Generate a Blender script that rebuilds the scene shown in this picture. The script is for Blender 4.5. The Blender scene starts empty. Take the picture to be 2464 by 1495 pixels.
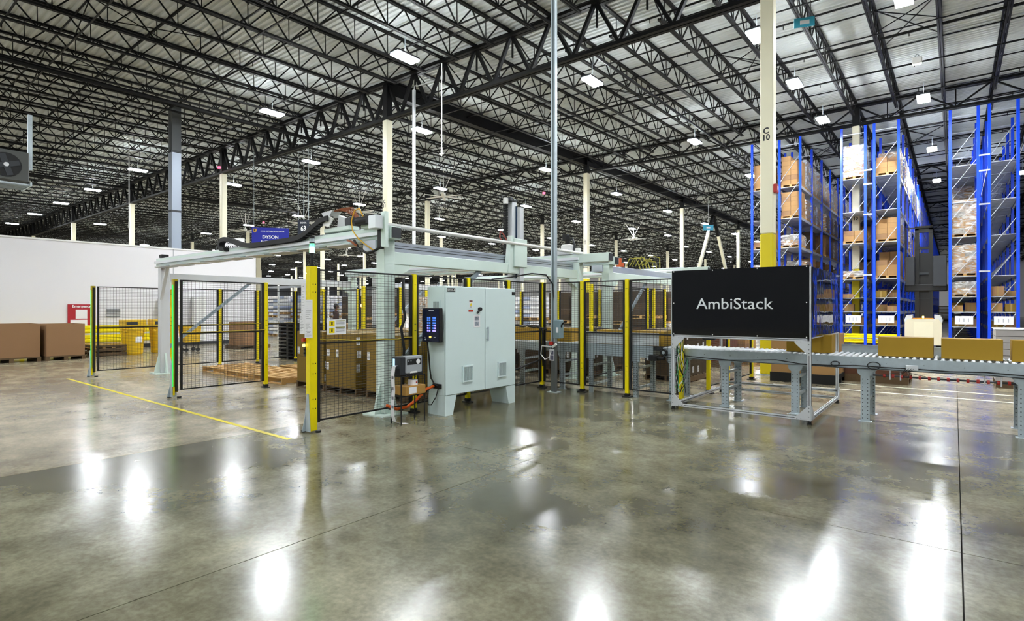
import bpy, math, random
from mathutils import Vector, Matrix

scene = bpy.context.scene
COL = scene.collection
R = math.radians
# ------------------------------------------------------------------ camera, world, exposure
TH = R(38.456)
cam_d = bpy.data.cameras.new('camera'); cam = bpy.data.objects.new('camera', cam_d); COL.objects.link(cam)
cam.location = (0, 0, 1.6); cam.rotation_euler = (R(90), 0, TH)
cam_d.sensor_width = 36; cam_d.lens = 36 * 1341 / 2464; cam_d.shift_y = -5.5 / 2464
cam_d.clip_end = 600
scene.camera = cam
world = bpy.data.worlds.new('world'); scene.world = world; world.use_nodes = True
world.node_tree.nodes['Background'].inputs[0].default_value = (.9, .95, 1, 1)
world.node_tree.nodes['Background'].inputs[1].default_value = .15
vs = scene.view_settings
vs.view_transform = 'Standard'; vs.look = 'None'; vs.gamma = 1; vs.use_curve_mapping = False
vs.exposure = 1.8
LAMP_DOWN = 105.0      # radiance of the high-bay lenses
DECK_FILL = 13.0         # glow added on their tops to brighten the roof deck
try:
    scene.cycles.max_bounces = 7; scene.cycles.diffuse_bounces = 4; scene.cycles.glossy_bounces = 4
    scene.cycles.transparent_max_bounces = 12; scene.cycles.sample_clamp_indirect = 6
    scene.cycles.caustics_reflective = False; scene.cycles.caustics_refractive = False
except Exception: pass

# ------------------------------------------------------------------ helpers
CT, ST = math.cos(TH), math.sin(TH)
def in_view(x, y, z=5, m=1.25, far=400):
    X = CT * x + ST * y; Y = -ST * x + CT * y
    return 0.5 < Y < far and abs(X) < (.919 * m) * Y + 3
def depth(x, y): return -ST * x + CT * y
def srgb(h):
    h = h.lstrip('#'); v = [int(h[i:i+2], 16) / 255 for i in (0, 2, 4)]
    return tuple(((c / 12.92) if c <= .04045 else ((c + .055) / 1.055) ** 2.4) for c in v) + (1,)
MATS = {}
def mat(name, col, rough=.5, metal=0., noise=0., scale=4., bump=0., bscale=40., emit=0., coat=0., alpha=1., spec=.5, stretch=(1, 1, 1)):
    if name in MATS: return MATS[name]
    m = bpy.data.materials.new(name); m.use_nodes = True; nt = m.node_tree; b = nt.nodes['Principled BSDF']
    c = srgb(col) if isinstance(col, str) else col
    b.inputs['Base Color'].default_value = c; b.inputs['Roughness'].default_value = rough; b.inputs['Metallic'].default_value = metal
    b.inputs['Specular IOR Level'].default_value = spec
    b.inputs['Coat Weight'].default_value = coat
    if alpha < 1: b.inputs['Alpha'].default_value = alpha
    if emit: b.inputs['Emission Color'].default_value = c; b.inputs['Emission Strength'].default_value = emit
    if noise or bump:
        g = nt.nodes.new('ShaderNodeNewGeometry'); mp = nt.nodes.new('ShaderNodeMapping'); mp.inputs['Scale'].default_value = stretch
        nt.links.new(g.outputs['Position'], mp.inputs['Vector'])
    if noise:
        n = nt.nodes.new('ShaderNodeTexNoise'); n.inputs['Scale'].default_value = scale; n.inputs['Detail'].default_value = 5
        nt.links.new(mp.outputs[0], n.inputs['Vector'])
        mx = nt.nodes.new('ShaderNodeMixRGB'); mx.inputs[1].default_value = tuple(v * (1 - noise) for v in c[:3]) + (1,)
        mx.inputs[2].default_value = tuple(min(1, v * (1 + noise)) for v in c[:3]) + (1,)
        nt.links.new(n.outputs['Fac'], mx.inputs[0]); nt.links.new(mx.outputs[0], b.inputs['Base Color'])
    if bump:
        n2 = nt.nodes.new('ShaderNodeTexNoise'); n2.inputs['Scale'].default_value = bscale; n2.inputs['Detail'].default_value = 3
        nt.links.new(mp.outputs[0], n2.inputs['Vector'])
        bp = nt.nodes.new('ShaderNodeBump'); bp.inputs['Strength'].default_value = bump; bp.inputs['Distance'].default_value = .02
        nt.links.new(n2.outputs['Fac'], bp.inputs['Height']); nt.links.new(bp.outputs[0], b.inputs['Normal'])
    MATS[name] = m; return m

def concrete(name, dark, light, rough_lo=.1, rough_hi=.3):
    m = bpy.data.materials.new(name); m.use_nodes = True; nt = m.node_tree; N = nt.nodes; L = nt.links; b = N['Principled BSDF']
    g = N.new('ShaderNodeNewGeometry')
    def noise(s, d, r=.55, dist=0.):
        n = N.new('ShaderNodeTexNoise'); n.inputs['Scale'].default_value = s; n.inputs['Detail'].default_value = d
        n.inputs['Roughness'].default_value = r; n.inputs['Distortion'].default_value = dist; L.new(g.outputs['Position'], n.inputs['Vector']); return n
    n1 = noise(.4, 5, .55); n2 = noise(2.3, 8, .68); n3 = noise(26, 4, .6)
    r1 = N.new('ShaderNodeValToRGB'); r1.color_ramp.elements[0].position = .36; r1.color_ramp.elements[1].position = .62
    r1.color_ramp.elements[0].color = srgb(dark); r1.color_ramp.elements[1].color = srgb(light); L.new(n1.outputs['Fac'], r1.inputs[0])
    r2 = N.new('ShaderNodeValToRGB'); r2.color_ramp.elements[0].position = .36; r2.color_ramp.elements[1].position = .64
    r2.color_ramp.elements[0].color = (.62, .61, .56, 1); r2.color_ramp.elements[1].color = (1.25, 1.25, 1.2, 1); L.new(n2.outputs['Fac'], r2.inputs[0])
    mu = N.new('ShaderNodeMixRGB'); mu.blend_type = 'MULTIPLY'; mu.inputs[0].default_value = .8
    L.new(r1.outputs[0], mu.inputs[1]); L.new(r2.outputs[0], mu.inputs[2])
    r3 = N.new('ShaderNodeValToRGB'); r3.color_ramp.elements[0].position = .36; r3.color_ramp.elements[1].position = .64
    r3.color_ramp.elements[0].color = (.8, .8, .76, 1); r3.color_ramp.elements[1].color = (1.15, 1.15, 1.12, 1); L.new(n3.outputs['Fac'], r3.inputs[0])
    m3 = N.new('ShaderNodeMixRGB'); m3.blend_type = 'MULTIPLY'; m3.inputs[0].default_value = .75
    L.new(mu.outputs[0], m3.inputs[1]); L.new(r3.outputs[0], m3.inputs[2]); L.new(m3.outputs[0], b.inputs['Base Color'])
    mr = N.new('ShaderNodeMapRange'); mr.inputs['From Min'].default_value = .3; mr.inputs['From Max'].default_value = .7; mr.clamp = True
    mr.inputs['To Min'].default_value = rough_lo; mr.inputs['To Max'].default_value = rough_hi
    L.new(n2.outputs['Fac'], mr.inputs['Value']); L.new(mr.outputs[0], b.inputs['Roughness'])
    b.inputs['Specular IOR Level'].default_value = .5
    MATS[name] = m; return m

def film(name, tint, amount):
    """stretch film: mostly clear, whitish where it bunches"""
    m = bpy.data.materials.new(name); m.use_nodes = True; nt = m.node_tree; N = nt.nodes; L = nt.links; b = N['Principled BSDF']
    b.inputs['Base Color'].default_value = srgb(tint); b.inputs['Roughness'].default_value = .18; b.inputs['Specular IOR Level'].default_value = .8
    g = N.new('ShaderNodeNewGeometry'); mp = N.new('ShaderNodeMapping'); mp.inputs['Scale'].default_value = (1, 1, 2.6); mp.inputs['Rotation'].default_value = (.35, .2, 0)
    L.new(g.outputs['Position'], mp.inputs[0])
    n = N.new('ShaderNodeTexNoise'); n.inputs['Scale'].default_value = 3.5; n.inputs['Detail'].default_value = 6; n.inputs['Distortion'].default_value = 1.2
    L.new(mp.outputs[0], n.inputs['Vector'])
    r = N.new('ShaderNodeMapRange'); r.inputs['From Min'].default_value = .35; r.inputs['From Max'].default_value = .65
    r.inputs['To Min'].default_value = max(0, amount - .35); r.inputs['To Max'].default_value = min(1, amount + .35)
    L.new(n.outputs['Fac'], r.inputs['Value']); L.new(r.outputs[0], b.inputs['Alpha'])
    bp = N.new('ShaderNodeBump'); bp.inputs['Strength'].default_value = .8; bp.inputs['Distance'].default_value = .05
    L.new(n.outputs['Fac'], bp.inputs['Height']); L.new(bp.outputs[0], b.inputs['Normal'])
    MATS[name] = m; return m

class MB:
    def __init__(s): s.v = []; s.f = []; s.mi = []
    def add(s, vs, fs, mi=0):
        o = len(s.v); s.v += [tuple(v) for v in vs]; s.f += [tuple(i + o for i in f) for f in fs]; s.mi += [mi] * len(fs); return s
    def box(s, x0, x1, y0, y1, z0, z1, mi=0):
        return s.add([(x0, y0, z0), (x1, y0, z0), (x1, y1, z0), (x0, y1, z0), (x0, y0, z1), (x1, y0, z1), (x1, y1, z1), (x0, y1, z1)],
                     [(0, 3, 2, 1), (4, 5, 6, 7), (0, 1, 5, 4), (1, 2, 6, 5), (2, 3, 7, 6), (3, 0, 4, 7)], mi)
    def cbox(s, x0, x1, y0, y1, z0, z1, c=.01, mi=0):
        """box with chamfered vertical edges and top/bottom rim"""
        p = [(x0 + c, y0), (x1 - c, y0), (x1, y0 + c), (x1, y1 - c), (x1 - c, y1), (x0 + c, y1), (x0, y1 - c), (x0, y0 + c)]
        q = [(x0 + 2*c, y0 + c), (x1 - 2*c, y0 + c), (x1 - c, y0 + 2*c), (x1 - c, y1 - 2*c), (x1 - 2*c, y1 - c), (x0 + 2*c, y1 - c), (x0 + c, y1 - 2*c), (x0 + c, y0 + 2*c)]
        vs = [(a, b, z0) for a, b in q] + [(a, b, z0 + c) for a, b in p] + [(a, b, z1 - c) for a, b in p] + [(a, b, z1) for a, b in q]
        fs = [tuple(reversed(range(8))), tuple(range(24, 32))]
        for k in range(3):
            for i in range(8):
                j = (i + 1) % 8; fs.append((k*8 + i, k*8 + j, k*8 + 8 + j, k*8 + 8 + i))
        return s.add(vs, fs, mi)
    def bar(s, a, b, w, h=None, mi=0, n=4, up=None, taper=1.0):
        a = Vector(a); b = Vector(b); d = (b - a)
        if d.length < 1e-6: return s
        d.normalize(); h = w if h is None else h
        u = Vector(up) if up else (Vector((0, 0, 1)) if abs(d.z) < .95 else Vector((0, 1, 0)))
        r = d.cross(u).normalized(); t = r.cross(d).normalized()
        vs = []
        for p, k in ((a, 1.0), (b, taper)):
            for i in range(n):
                if n == 4:
                    cx_, cy_ = ((-.5, -.5), (.5, -.5), (.5, .5), (-.5, .5))[i]
                else:
                    an = 2 * math.pi * i / n; cx_, cy_ = .5 * math.cos(an), .5 * math.sin(an)
                vs.append(p + r * (cx_ * w * k) + t * (cy_ * h * k))
        fs = [tuple(reversed(range(n))), tuple(range(n, 2 * n))] + [(i, (i + 1) % n, n + (i + 1) % n, n + i) for i in range(n)]
        return s.add(vs, fs, mi)
    def cyl(s, a, b, r, n=12, mi=0, r2=None): return s.bar(a, b, 2 * r, 2 * r, mi, n, None, 1.0 if r2 is None else r2 / r)
    def tube(s, pts, r, n=6, mi=0):
        pts = [Vector(p) for p in pts]; vs = []; fs = []; prev = None
        for i, p in enumerate(pts):
            d = (pts[min(i + 1, len(pts) - 1)] - pts[max(i - 1, 0)]).normalized()
            if prev is None: u = Vector((0, 0, 1)) if abs(d.z) < .9 else Vector((1, 0, 0))
            else: u = prev
            rr = d.cross(u).normalized(); t = rr.cross(d).normalized(); prev = t
            for k in range(n):
                an = 2 * math.pi * k / n; vs.append(p + rr * math.cos(an) * r + t * math.sin(an) * r)
        for i in range(len(pts) - 1):
            for k in range(n): fs.append((i*n + k, i*n + (k+1) % n, (i+1)*n + (k+1) % n, (i+1)*n + k))
        fs += [tuple(reversed(range(n))), tuple(range((len(pts)-1)*n, len(pts)*n))]
        return s.add(vs, fs, mi)
    def prism(s, poly, axis, a0, a1, mi=0):
        """polygon in the two other axes, extruded along axis x/y/z"""
        n = len(poly)
        def P(p, a): return {'x': (a, p[0], p[1]), 'y': (p[0], a, p[1]), 'z': (p[0], p[1], a)}[axis]
        vs = [P(p, a0) for p in poly] + [P(p, a1) for p in poly]
        return s.add(vs, [tuple(reversed(range(n))), tuple(range(n, 2*n))] + [(i, (i+1) % n, n + (i+1) % n, n + i) for i in range(n)], mi)
    def sphere(s, c, r, n=8, mi=0, sz=1.0):
        vs = []; fs = []; m = n // 2
        for i in range(m + 1):
            a = math.pi * i / m
            for k in range(n):
                b_ = 2 * math.pi * k / n; vs.append((c[0] + r*math.sin(a)*math.cos(b_), c[1] + r*math.sin(a)*math.sin(b_), c[2] + sz*r*math.cos(a)))
        for i in range(m):
            for k in range(n): fs.append((i*n + k, (i+1)*n + k, (i+1)*n + (k+1) % n, i*n + (k+1) % n))
        return s.add(vs, fs, mi)
    def mesh(s, name, mats):
        me = bpy.data.meshes.new(name); me.from_pydata(s.v, [], s.f)
        for m in (mats if isinstance(mats, (list, tuple)) else [mats]): me.materials.append(m)
        if any(s.mi): me.polygons.foreach_set('material_index', s.mi)
        me.update(); return me
    def obj(s, name, mats, parent=None, loc=(0, 0, 0), kind=None, label=None):
        return link(name, s.mesh(name, mats), parent, loc, kind=kind, label=label)

def link(name, me, parent=None, loc=(0, 0, 0), rot=None, kind=None, label=None):
    o = bpy.data.objects.new(name, me); COL.objects.link(o); o.location = loc
    if rot: o.rotation_euler = rot
    if parent: o.parent = parent
    if kind: o['kind'] = kind
    if label: o['label'] = label
    return o
def thing(name, label, cat, loc=(0, 0, 0), rz=0, group=None):
    o = bpy.data.objects.new(name, None); COL.objects.link(o); o.empty_display_size = .1
    o.location = loc; o.rotation_euler = (0, 0, rz); o['label'] = label; o['category'] = cat
    if group: o['group'] = group
    return o
def tag(o, label, cat, group=None):
    o['label'] = label; o['category'] = cat
    if group: o['group'] = group
    return o
KIDS = {}
def kids(o):
    return [c for c in o.children]
def copy_tree(o, parent=None):
    c = o.copy(); COL.objects.link(c); c.parent = parent
    for ch in kids(o): copy_tree(ch, c)
    return c
def dup(proto, loc, label, rz=None, group=None, first=None):
    if not proto.get('_used'):
        proto['_used'] = 1; c = proto
    else:
        c = copy_tree(proto)
    c.location = loc; c['label'] = label
    if rz is not None: c.rotation_euler = (0, 0, rz)
    if group: c['group'] = group
    return c
def smooth(o):
    me = o.data if hasattr(o, 'data') else o
    me.polygons.foreach_set('use_smooth', [True] * len(me.polygons)); return o
_dg = None
def text_mesh(s, size, ext=.002, bold=0., align='CENTER', m=None, spacing=1.0):
    cu = bpy.data.curves.new('lettering', 'FONT'); cu.body = s; cu.size = size; cu.extrude = ext; cu.offset = bold * size
    cu.align_x = align; cu.align_y = 'CENTER'; cu.space_character = spacing; cu.resolution_u = 3
    o = bpy.data.objects.new('lettering_tmp', cu); COL.objects.link(o)
    dg = bpy.context.evaluated_depsgraph_get(); dg.update()
    me = bpy.data.meshes.new_from_object(o.evaluated_get(dg)); bpy.data.objects.remove(o); bpy.data.curves.remove(cu)
    me.materials.clear()
    if m: me.materials.append(m)
    me.name = 'lettering'; return me
def text(s, size, parent, loc, m, face='-y', ext=.002, bold=0., name='lettering', align='CENTER', sx=1.0, spacing=1.0):
    me = text_mesh(s, size, ext, bold, align, m, spacing)
    rot = {'-y': (R(90), 0, 0), '+x': (R(90), 0, R(90)), 'up': (0, 0, 0), '-x': (R(90), 0, R(-90))}[face]
    o = link(name, me, parent, loc, rot); o.scale = (sx, 1, 1); return o
ORD = ['first', 'second', 'third', 'fourth', 'fifth', 'sixth', 'seventh', 'eighth', 'ninth', 'tenth', 'eleventh', 'twelfth', 'thirteenth', 'fourteenth',
       'fifteenth', 'sixteenth', 'seventeenth', 'eighteenth', 'nineteenth', 'twentieth', 'twenty-first', 'twenty-second', 'twenty-third', 'twenty-fourth']

# ------------------------------------------------------------------ materials
m_slab = concrete('slab_olive', '#46432f', '#86826f', .15, .24)
m_slab2 = concrete('slab_beige_and_sheen', '#857c6a', '#b0a591', .17, .25)  # beige of the left slabs, reused where reflection pales the floor
m_joint = mat('joint', '#3a382f', .8)
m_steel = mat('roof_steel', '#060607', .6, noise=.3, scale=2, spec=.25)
m_deck = mat('roof_deck', '#ccd1d2', .75, noise=.1, scale=.6)
m_wall = mat('white_wall', '#eeecf0', .6, noise=.02, scale=.5)
m_gwall = mat('grey_wall', '#7d7f86', .7, noise=.1)
m_cream = mat('cream_paint', '#f4eed2', .45, noise=.05, scale=2)
m_black = mat('black_paint', '#0d0d0f', .35)
m_matt = mat('matt_black', '#0a0a0b', .6)
m_yel = mat('safety_yellow', '#f6e000', .35, noise=.04)
m_ylow = mat('column_yellow', '#e3cf10', .4, noise=.05)
m_ral = mat('pale_green_paint', '#dcebe4', .35, noise=.03)
m_cab = mat('cabinet_paint', '#deeeee', .35, noise=.02, bump=.03, bscale=300)
m_grey = mat('light_grey_paint', '#cfd1d4', .4, noise=.04)
m_alu = mat('aluminium', '#cdd3de', .3, metal=.55, noise=.05, scale=6)
m_aluw = mat('anodised', '#e6e9ed', .33, metal=.3)
m_galv = mat('galvanised', '#bcc8cf', .38, metal=.35, noise=.18, scale=14)
m_dkgrey = mat('dark_grey', '#2b2e33', .5)
m_white = mat('white_plastic', '#f2f2f0', .4)
m_paper = mat('paper', '#f4f3f6', .7)
m_print = mat('print_grey', '#85848c', .8)
m_red = mat('red', '#b3251c', .4)
m_orange = mat('orange_cable', '#e8620e', .45)
m_box = mat('carton_brown', '#7b6018', .75, noise=.1, scale=3, bump=.05, bscale=80)
m_box2 = mat('carton_mustard', '#a8831a', .7, noise=.06, scale=3)
m_box3 = mat('carton_tan', '#a98252', .75, noise=.12, scale=3)
m_gay = mat('gaylord_brown', '#94704e', .75, noise=.06, scale=2)
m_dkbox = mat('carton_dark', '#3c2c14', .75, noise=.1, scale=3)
m_tape = mat('tape', '#9b8047', .3)
m_wood = mat('pallet_wood', '#c39a5e', .75, noise=.22, scale=9, stretch=(1, 6, 6))
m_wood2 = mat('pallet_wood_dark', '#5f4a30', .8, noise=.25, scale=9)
m_blue = mat('rack_blue', '#0048ee', .32, noise=.06)
m_shelf = mat('shelf_zinc', '#c3c9d3', .4, metal=.25, noise=.12, scale=5)
m_film = film('stretch_film', '#f2f0ec', .3)
m_film2 = film('stretch_film_thin', '#c9bba2', .02)
m_filmb = film('stretch_film_blue', '#cfd6e4', .45)
m_gloss = mat('gloss_black', '#040506', .06, spec=.5)
m_gloss2 = mat('gloss_black_wavy', '#020306', .03, spec=.45, bump=.12, bscale=2.5)
m_lens = mat('lamp_lens', (.93, .98, 1, 1), .4, emit=LAMP_DOWN)
m_up = mat('lamp_uplight', (.93, .98, 1, 1), .4, emit=DECK_FILL)
m_green = mat('light_curtain_green', '#2fd45a', .3, emit=.35)
m_glow = mat('green_lens_lit', (.1, 1, .35, 1), .3, emit=9)
m_clear = mat('clear_lens', '#cfe0ea', .2, alpha=.6)
m_navy = mat('navy_panel', '#0b1430', .2)
m_key = mat('lit_key_blue', (.06, .2, .8, 1), .4, emit=.22)
m_key2 = mat('lit_key_violet', (.25, .2, 1, 1), .4, emit=.6)
m_sign = mat('banner_blue', '#0a1c9a', .5)
m_cyan = mat('cyan_sign', '#39a9c9', .5)
m_skin = mat('skin', '#7a5240', .6)
m_hair = mat('hair', '#15110f', .8)
m_shirt = mat('shirt', '#3a2420', .8)
m_pants = mat('trousers', '#1d222c', .8)
m_amber = mat('amber_lamp', (1, .5, .1, 1), .4, emit=8)
m_glass = mat('lit_window', (.85, .93, 1, 1), .3, emit=2.2)
m_truck = mat('truck_cream', '#ded5bb', .4)
# ------------------------------------------------------------------ THE SHELL
XL, XR, YB, YF = -190.0, 15.0, -24.0, 131.0
SX, SY = 3.5525, 4.8
floor = MB().box(XL, XR, YB, YF, -.3, -.03).obj('floor', m_joint, kind='structure')
slab_me = {}
near, far = [], []
ix0, ix1 = int((XL + 3.515) / SX) - 1, int((XR + 3.515) / SX) + 1
for i in range(ix0, ix1 + 1):
    for j in range(-7, 28):
        x0, y0 = -3.515 + SX * i, 4.68 + SY * j
        if x0 + SX < XL or x0 > XR or y0 + SY < YB or y0 > YF: continue
        cxm, cym = x0 + SX / 2, y0 + SY / 2
        d = math.hypot(cxm, cym)
        beige = x0 < -7.2 or (y0 > 9)  # slabs behind the sign are paler: floor reflection put into the colour
        if in_view(cxm, cym, 0, 1.3) and d < 34 or d < 7: near.append((d, x0, y0, beige))
        else: far.append((x0, y0, beige))
near.sort()
for k, (d, x0, y0, bg) in enumerate(near):
    if k >= 290: far.append((x0, y0, bg)); continue
    if bg not in slab_me:
        g = .004
        slab_me[bg] = MB().box(g, SX - g, g, SY - g, -.03, 0).mesh('slab', m_slab2 if bg else m_slab)
    link('slab', slab_me[bg], floor, (x0, y0, 0))
mb = MB()
for x0, y0, bg in far: mb.box(max(XL, x0 + .004), min(XR, x0 + SX - .004), max(YB, y0 + .004), min(YF, y0 + SY - .004), -.03, 0, 1 if bg else 0)
mb.obj('slab', [m_slab, m_slab2], floor, kind='stuff')

H = 11.4
for nm, b in (('wall_back', (XL, XR, YB - .3, YB, -.3, H)), ('wall_right', (XR, XR + .3, YB, YF, -.3, H)),
              ('wall_front', (XL, XR, YF, YF + .3, -.3, H)), ('wall_left', (XL - .3, XL, YB, YF, -.3, H))):
    MB().box(*b).obj(nm, m_wall if nm == 'wall_front' else m_gwall, kind='structure')

ROWY = lambda r: 14.33 + 15.35 * r
ZR = {-3: 9.97, -2: 10.22, -1: 10.47, 0: 10.72, 1: 10.97, 2: 10.97, 3: 10.87, 4: 10.77, 5: 10.72, 6: 10.67, 7: 10.62, 8: 10.6}
COLX = lambda c: -3.515 - 14.21 * c
def ztop(y):
    r = (y - 14.33) / 15.35; a = max(-3, min(7, math.floor(r))); t = r - a
    return ZR[a] * (1 - t) + ZR[a + 1] * t
# corrugated deck, ribs along x
mb = MB(); P = .2; n = int((YF - YB) / P); vs = []; fs = []
prof = []
for k in range(n):
    y = YB + k * P; z = ztop(y + P / 2)
    prof += [(y, z + .045), (y + .07, z + .045), (y + .1, z), (y + .17, z)]
prof.append((YF, ztop(YF) + .045))
for y, z in prof: vs += [(XL, y, z), (XR, y, z)]
for i in range(len(prof) - 1): fs.append((2*i, 2*i + 2, 2*i + 3, 2*i + 1))
o = len(vs)
mb.add(vs, fs); 
for k in range(11):   # roof build-up above the deck, following the slope
    r = k - 3
    y0, y1 = max(YB, ROWY(r)), min(YF, ROWY(r + 1))
    if y1 <= y0: continue
    z0, z1 = ztop(y0) + .06, ztop(y1) + .06
    mb.add([(XL, y0, z0), (XR, y0, z0), (XR, y1, z1), (XL, y1, z1), (XL, y0, z0 + .2), (XR, y0, z0 + .2), (XR, y1, z1 + .2), (XL, y1, z1 + .2)],
           [(0, 3, 2, 1), (4, 5, 6, 7), (0, 1, 5, 4), (1, 2, 6, 5), (2, 3, 7, 6), (3, 0, 4, 7)])
ceiling = mb.obj('ceiling', m_deck, kind='structure')

# open web joists
JS = 14.21 / 9; JL = 15.35; JD = .78
def joist_mb(mb, ox=0, oy=0, oz=0, slope=0, lod=0):
    T = lambda y, z: (ox, oy + y, oz + z + slope * y)
    n = 12; p = JL / n; w = .022
    if lod:
        mb.bar(T(0, -.04), T(JL, -.04), .12, .08); mb.bar(T(p*.6, -JD), T(JL - p*.6, -JD), .11, .07)
        for k in range(n):
            a, b = k * p, (k + 1) * p
            if k > 0: mb.bar(T(a, -JD), T(a + p / 2, -.04), .06, .06, n=3)
            else: mb.bar(T(0, -.05), T(p*.8, -JD), .03, .03, n=3)
            if k < n - 1: mb.bar(T(a + p / 2, -.04), T(b, -JD), .06, .06, n=3)
        return
    for sx in (-.032, .032):
        S = lambda y, z: (ox + sx, oy + y, oz + z + slope * y)
        mb.bar(S(0, -.03), S(JL, -.03), .05, .07); mb.bar(S(p*.7, -JD), S(JL - p*.7, -JD), .048, .06)
    for k in range(n):
        a, b = k * p, (k + 1) * p
        if k == 0: mb.bar(T(.05, -.06), T(p * 1.0, -JD), .032, .032)
        else: mb.bar(T(a, -JD), T(a + p / 2, -.05), .036, .036)
        if k == n - 1: mb.bar(T(JL - .05, -.06), T(a, -JD), .032, .032)
        elif k > 0: mb.bar(T(a + p / 2, -.05), T(b, -JD), .036, .036)
        if k > 0: mb.bar(T(a, -JD), T(a, -.05), w, w)
jl = []
for r in range(-3, 8):
    for c in range(-2, 14):
        for k in range(9):
            x = COLX(c) - JS * k; y = ROWY(r)
            if y + JL < YB + 1 or y < YB - 16 or x > XR or y > YF - 6: continue
            vis = in_view(x, y + 7.7, 9, 1.35) or in_view(x, y + 15, 9, 1.2) or in_view(x, y, 9, 1.2)
            if not vis and math.hypot(x, y + 7) > 32: continue
            if y < YB: continue
            jl.append((math.hypot(x, y + 7.7) + (0 if vis else 500), x, y, r, k == 0 and c == 1 and r >= 0))
jl.sort()
mbj = MB(); joist_mb(mbj); jm = mbj.mesh('joist', m_steel)
farj = MB(); nj = 0
for d, x, y, r, heavy in jl:
    sl = (ZR[r + 1] - ZR[r]) / JL
    if heavy: continue
    if nj < 295 and d < 500:
        link('joist', jm, ceiling, (x, y, ZR[r] - .005), (math.atan(sl), 0, 0)); nj += 1
    else: joist_mb(farj, x, y, ZR[r] - .005, sl, 1)
farj.obj('joist', m_steel, ceiling, kind='stuff')

# girder trusses under the joist seats, along x
def girder_mb(depth, panel, heavy):
    mb = MB(); L = 14.21; t = .2 if heavy else .13; w = .12 if heavy else .075
    for s in (-1, 1):
        mb.box(0, L, s*.08 - .06, s*.08 + .06, -.12 - .1, -.12); mb.box(.15, L - .15, s*.08 - .06, s*.08 + .06, -depth, -depth + .1)
    n = round(L / panel)
    for k in range(n):
        a = k * panel; m_ = a + panel / 2
        mb.bar((a + .05, 0, -.2), (m_, 0, -depth + .06), w, w*.8); mb.bar((m_, 0, -depth + .06), (a + panel - .05, 0, -.2), w, w*.8)
        if not heavy: mb.bar((m_, 0, -depth + .06), (m_, 0, -.2), .045, .045)
        else: mb.bar((a + .05, 0, -.2), (a + .05, 0, -depth*.55), .05, .05)
    return mb
gm = {0: girder_mb(1.64, JS, True).mesh('girder', m_steel), 1: girder_mb(1.05, 14.21 / 6, False).mesh('girder', m_steel)}
for r in range(-2, 8):
    for c in range(-1, 14):
        x = COLX(c + 1); y = ROWY(r)
        if not (in_view(x, y, 9, 1.5) or in_view(x + 14, y, 9, 1.5) or math.hypot(x + 7, y) < 35): continue
        if x < XL: continue
        link('girder', gm[0 if r <= 0 else 1], ceiling, (x, y, ZR[r]))
# solid drag beam along the C 11 - D 11 line
for r in range(0, 5):
    mb = MB(); sl = (ZR[r+1] - ZR[r]) / JL
    def Bx(x0, x1, z0, z1):
        y1 = JL
        mb.add([(x0, 0, z0), (x1, 0, z0), (x1, y1, z0 + sl*y1), (x0, y1, z0 + sl*y1), (x0, 0, z1), (x1, 0, z1), (x1, y1, z1 + sl*y1), (x0, y1, z1 + sl*y1)],
               [(0, 3, 2, 1), (4, 5, 6, 7), (0, 1, 5, 4), (1, 2, 6, 5), (2, 3, 7, 6), (3, 0, 4, 7)])
    Bx(-.15, .15, -.05, 0); Bx(-.15, .15, -.62, -.57); Bx(-.02, .02, -.57, -.05)
    mb.obj('solid_beam', m_steel, ceiling, (COLX(1), ROWY(r), ZR[r] - .01))
# bridging lines along x, top and bottom chord, and crosses
mb = MB()
for r in range(-2, 8):
    for t in (.17, .39, .61, .83):
        y = ROWY(r) + JL * t
        if y > YF: continue
        z = ztop(y); x0 = -8.0 if y > 30 else 14
        mb.box(XL, x0 if y > 60 else 14, y - .02, y + .02, z - .11, z - .075); mb.box(XL, x0 if y > 60 else 14, y - .02, y + .02, z - JD - .06, z - JD - .03)
mb.obj('bridging_angle', m_steel, ceiling, kind='stuff')
mb = MB()
for r in range(-1, 6):
    for c in range(-1, 5):
        for k in (1, 4, 7):
            x = COLX(c) - JS * k
            for t in (.39,):
                y = ROWY(r) + JL * t; z = ztop(y)
                mb.bar((x, y, z - .1), (x - JS, y, z - JD), .025); mb.bar((x, y, z - JD), (x - JS, y, z - .1), .025)
                mb.bar((x, y, z - .07), (x - JS, y + 3, z - .08), .025); mb.bar((x - JS, y, z - .07), (x, y + 3, z - .08), .025)
mb.obj('cross_bridging', m_steel, ceiling, kind='stuff')
# sprinkler branch lines along x with heads
for r in range(-1, 7):
    for t in (.1, .3, .5, .7, .9):
        y = ROWY(r) + JL * t
        if y < 1 or y > 100: continue
        z = ztop(y) - .34; mb = MB()
        xs0 = -120.0 if y > 40 else -90.0
        mb.cyl((xs0, y, z), (13, y, z), .03 if t != .5 else .045, 6)
        x = 8.0
        while x > -60:
            mb.cyl((x, y, z), (x, y, z - .14), .014, 5); x -= 3.05
        mb.obj('sprinkler_pipe', m_steel, ceiling)
# cross mains along y
for x, z, rr in ((-23.9, 9.62, .085), (-44.0, 9.75, .085), (-9.0, 9.7, .05)):
    MB().cyl((x, 0, z), (x, 60, z), rr, 8).obj('sprinkler_main', m_steel, ceiling)

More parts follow.
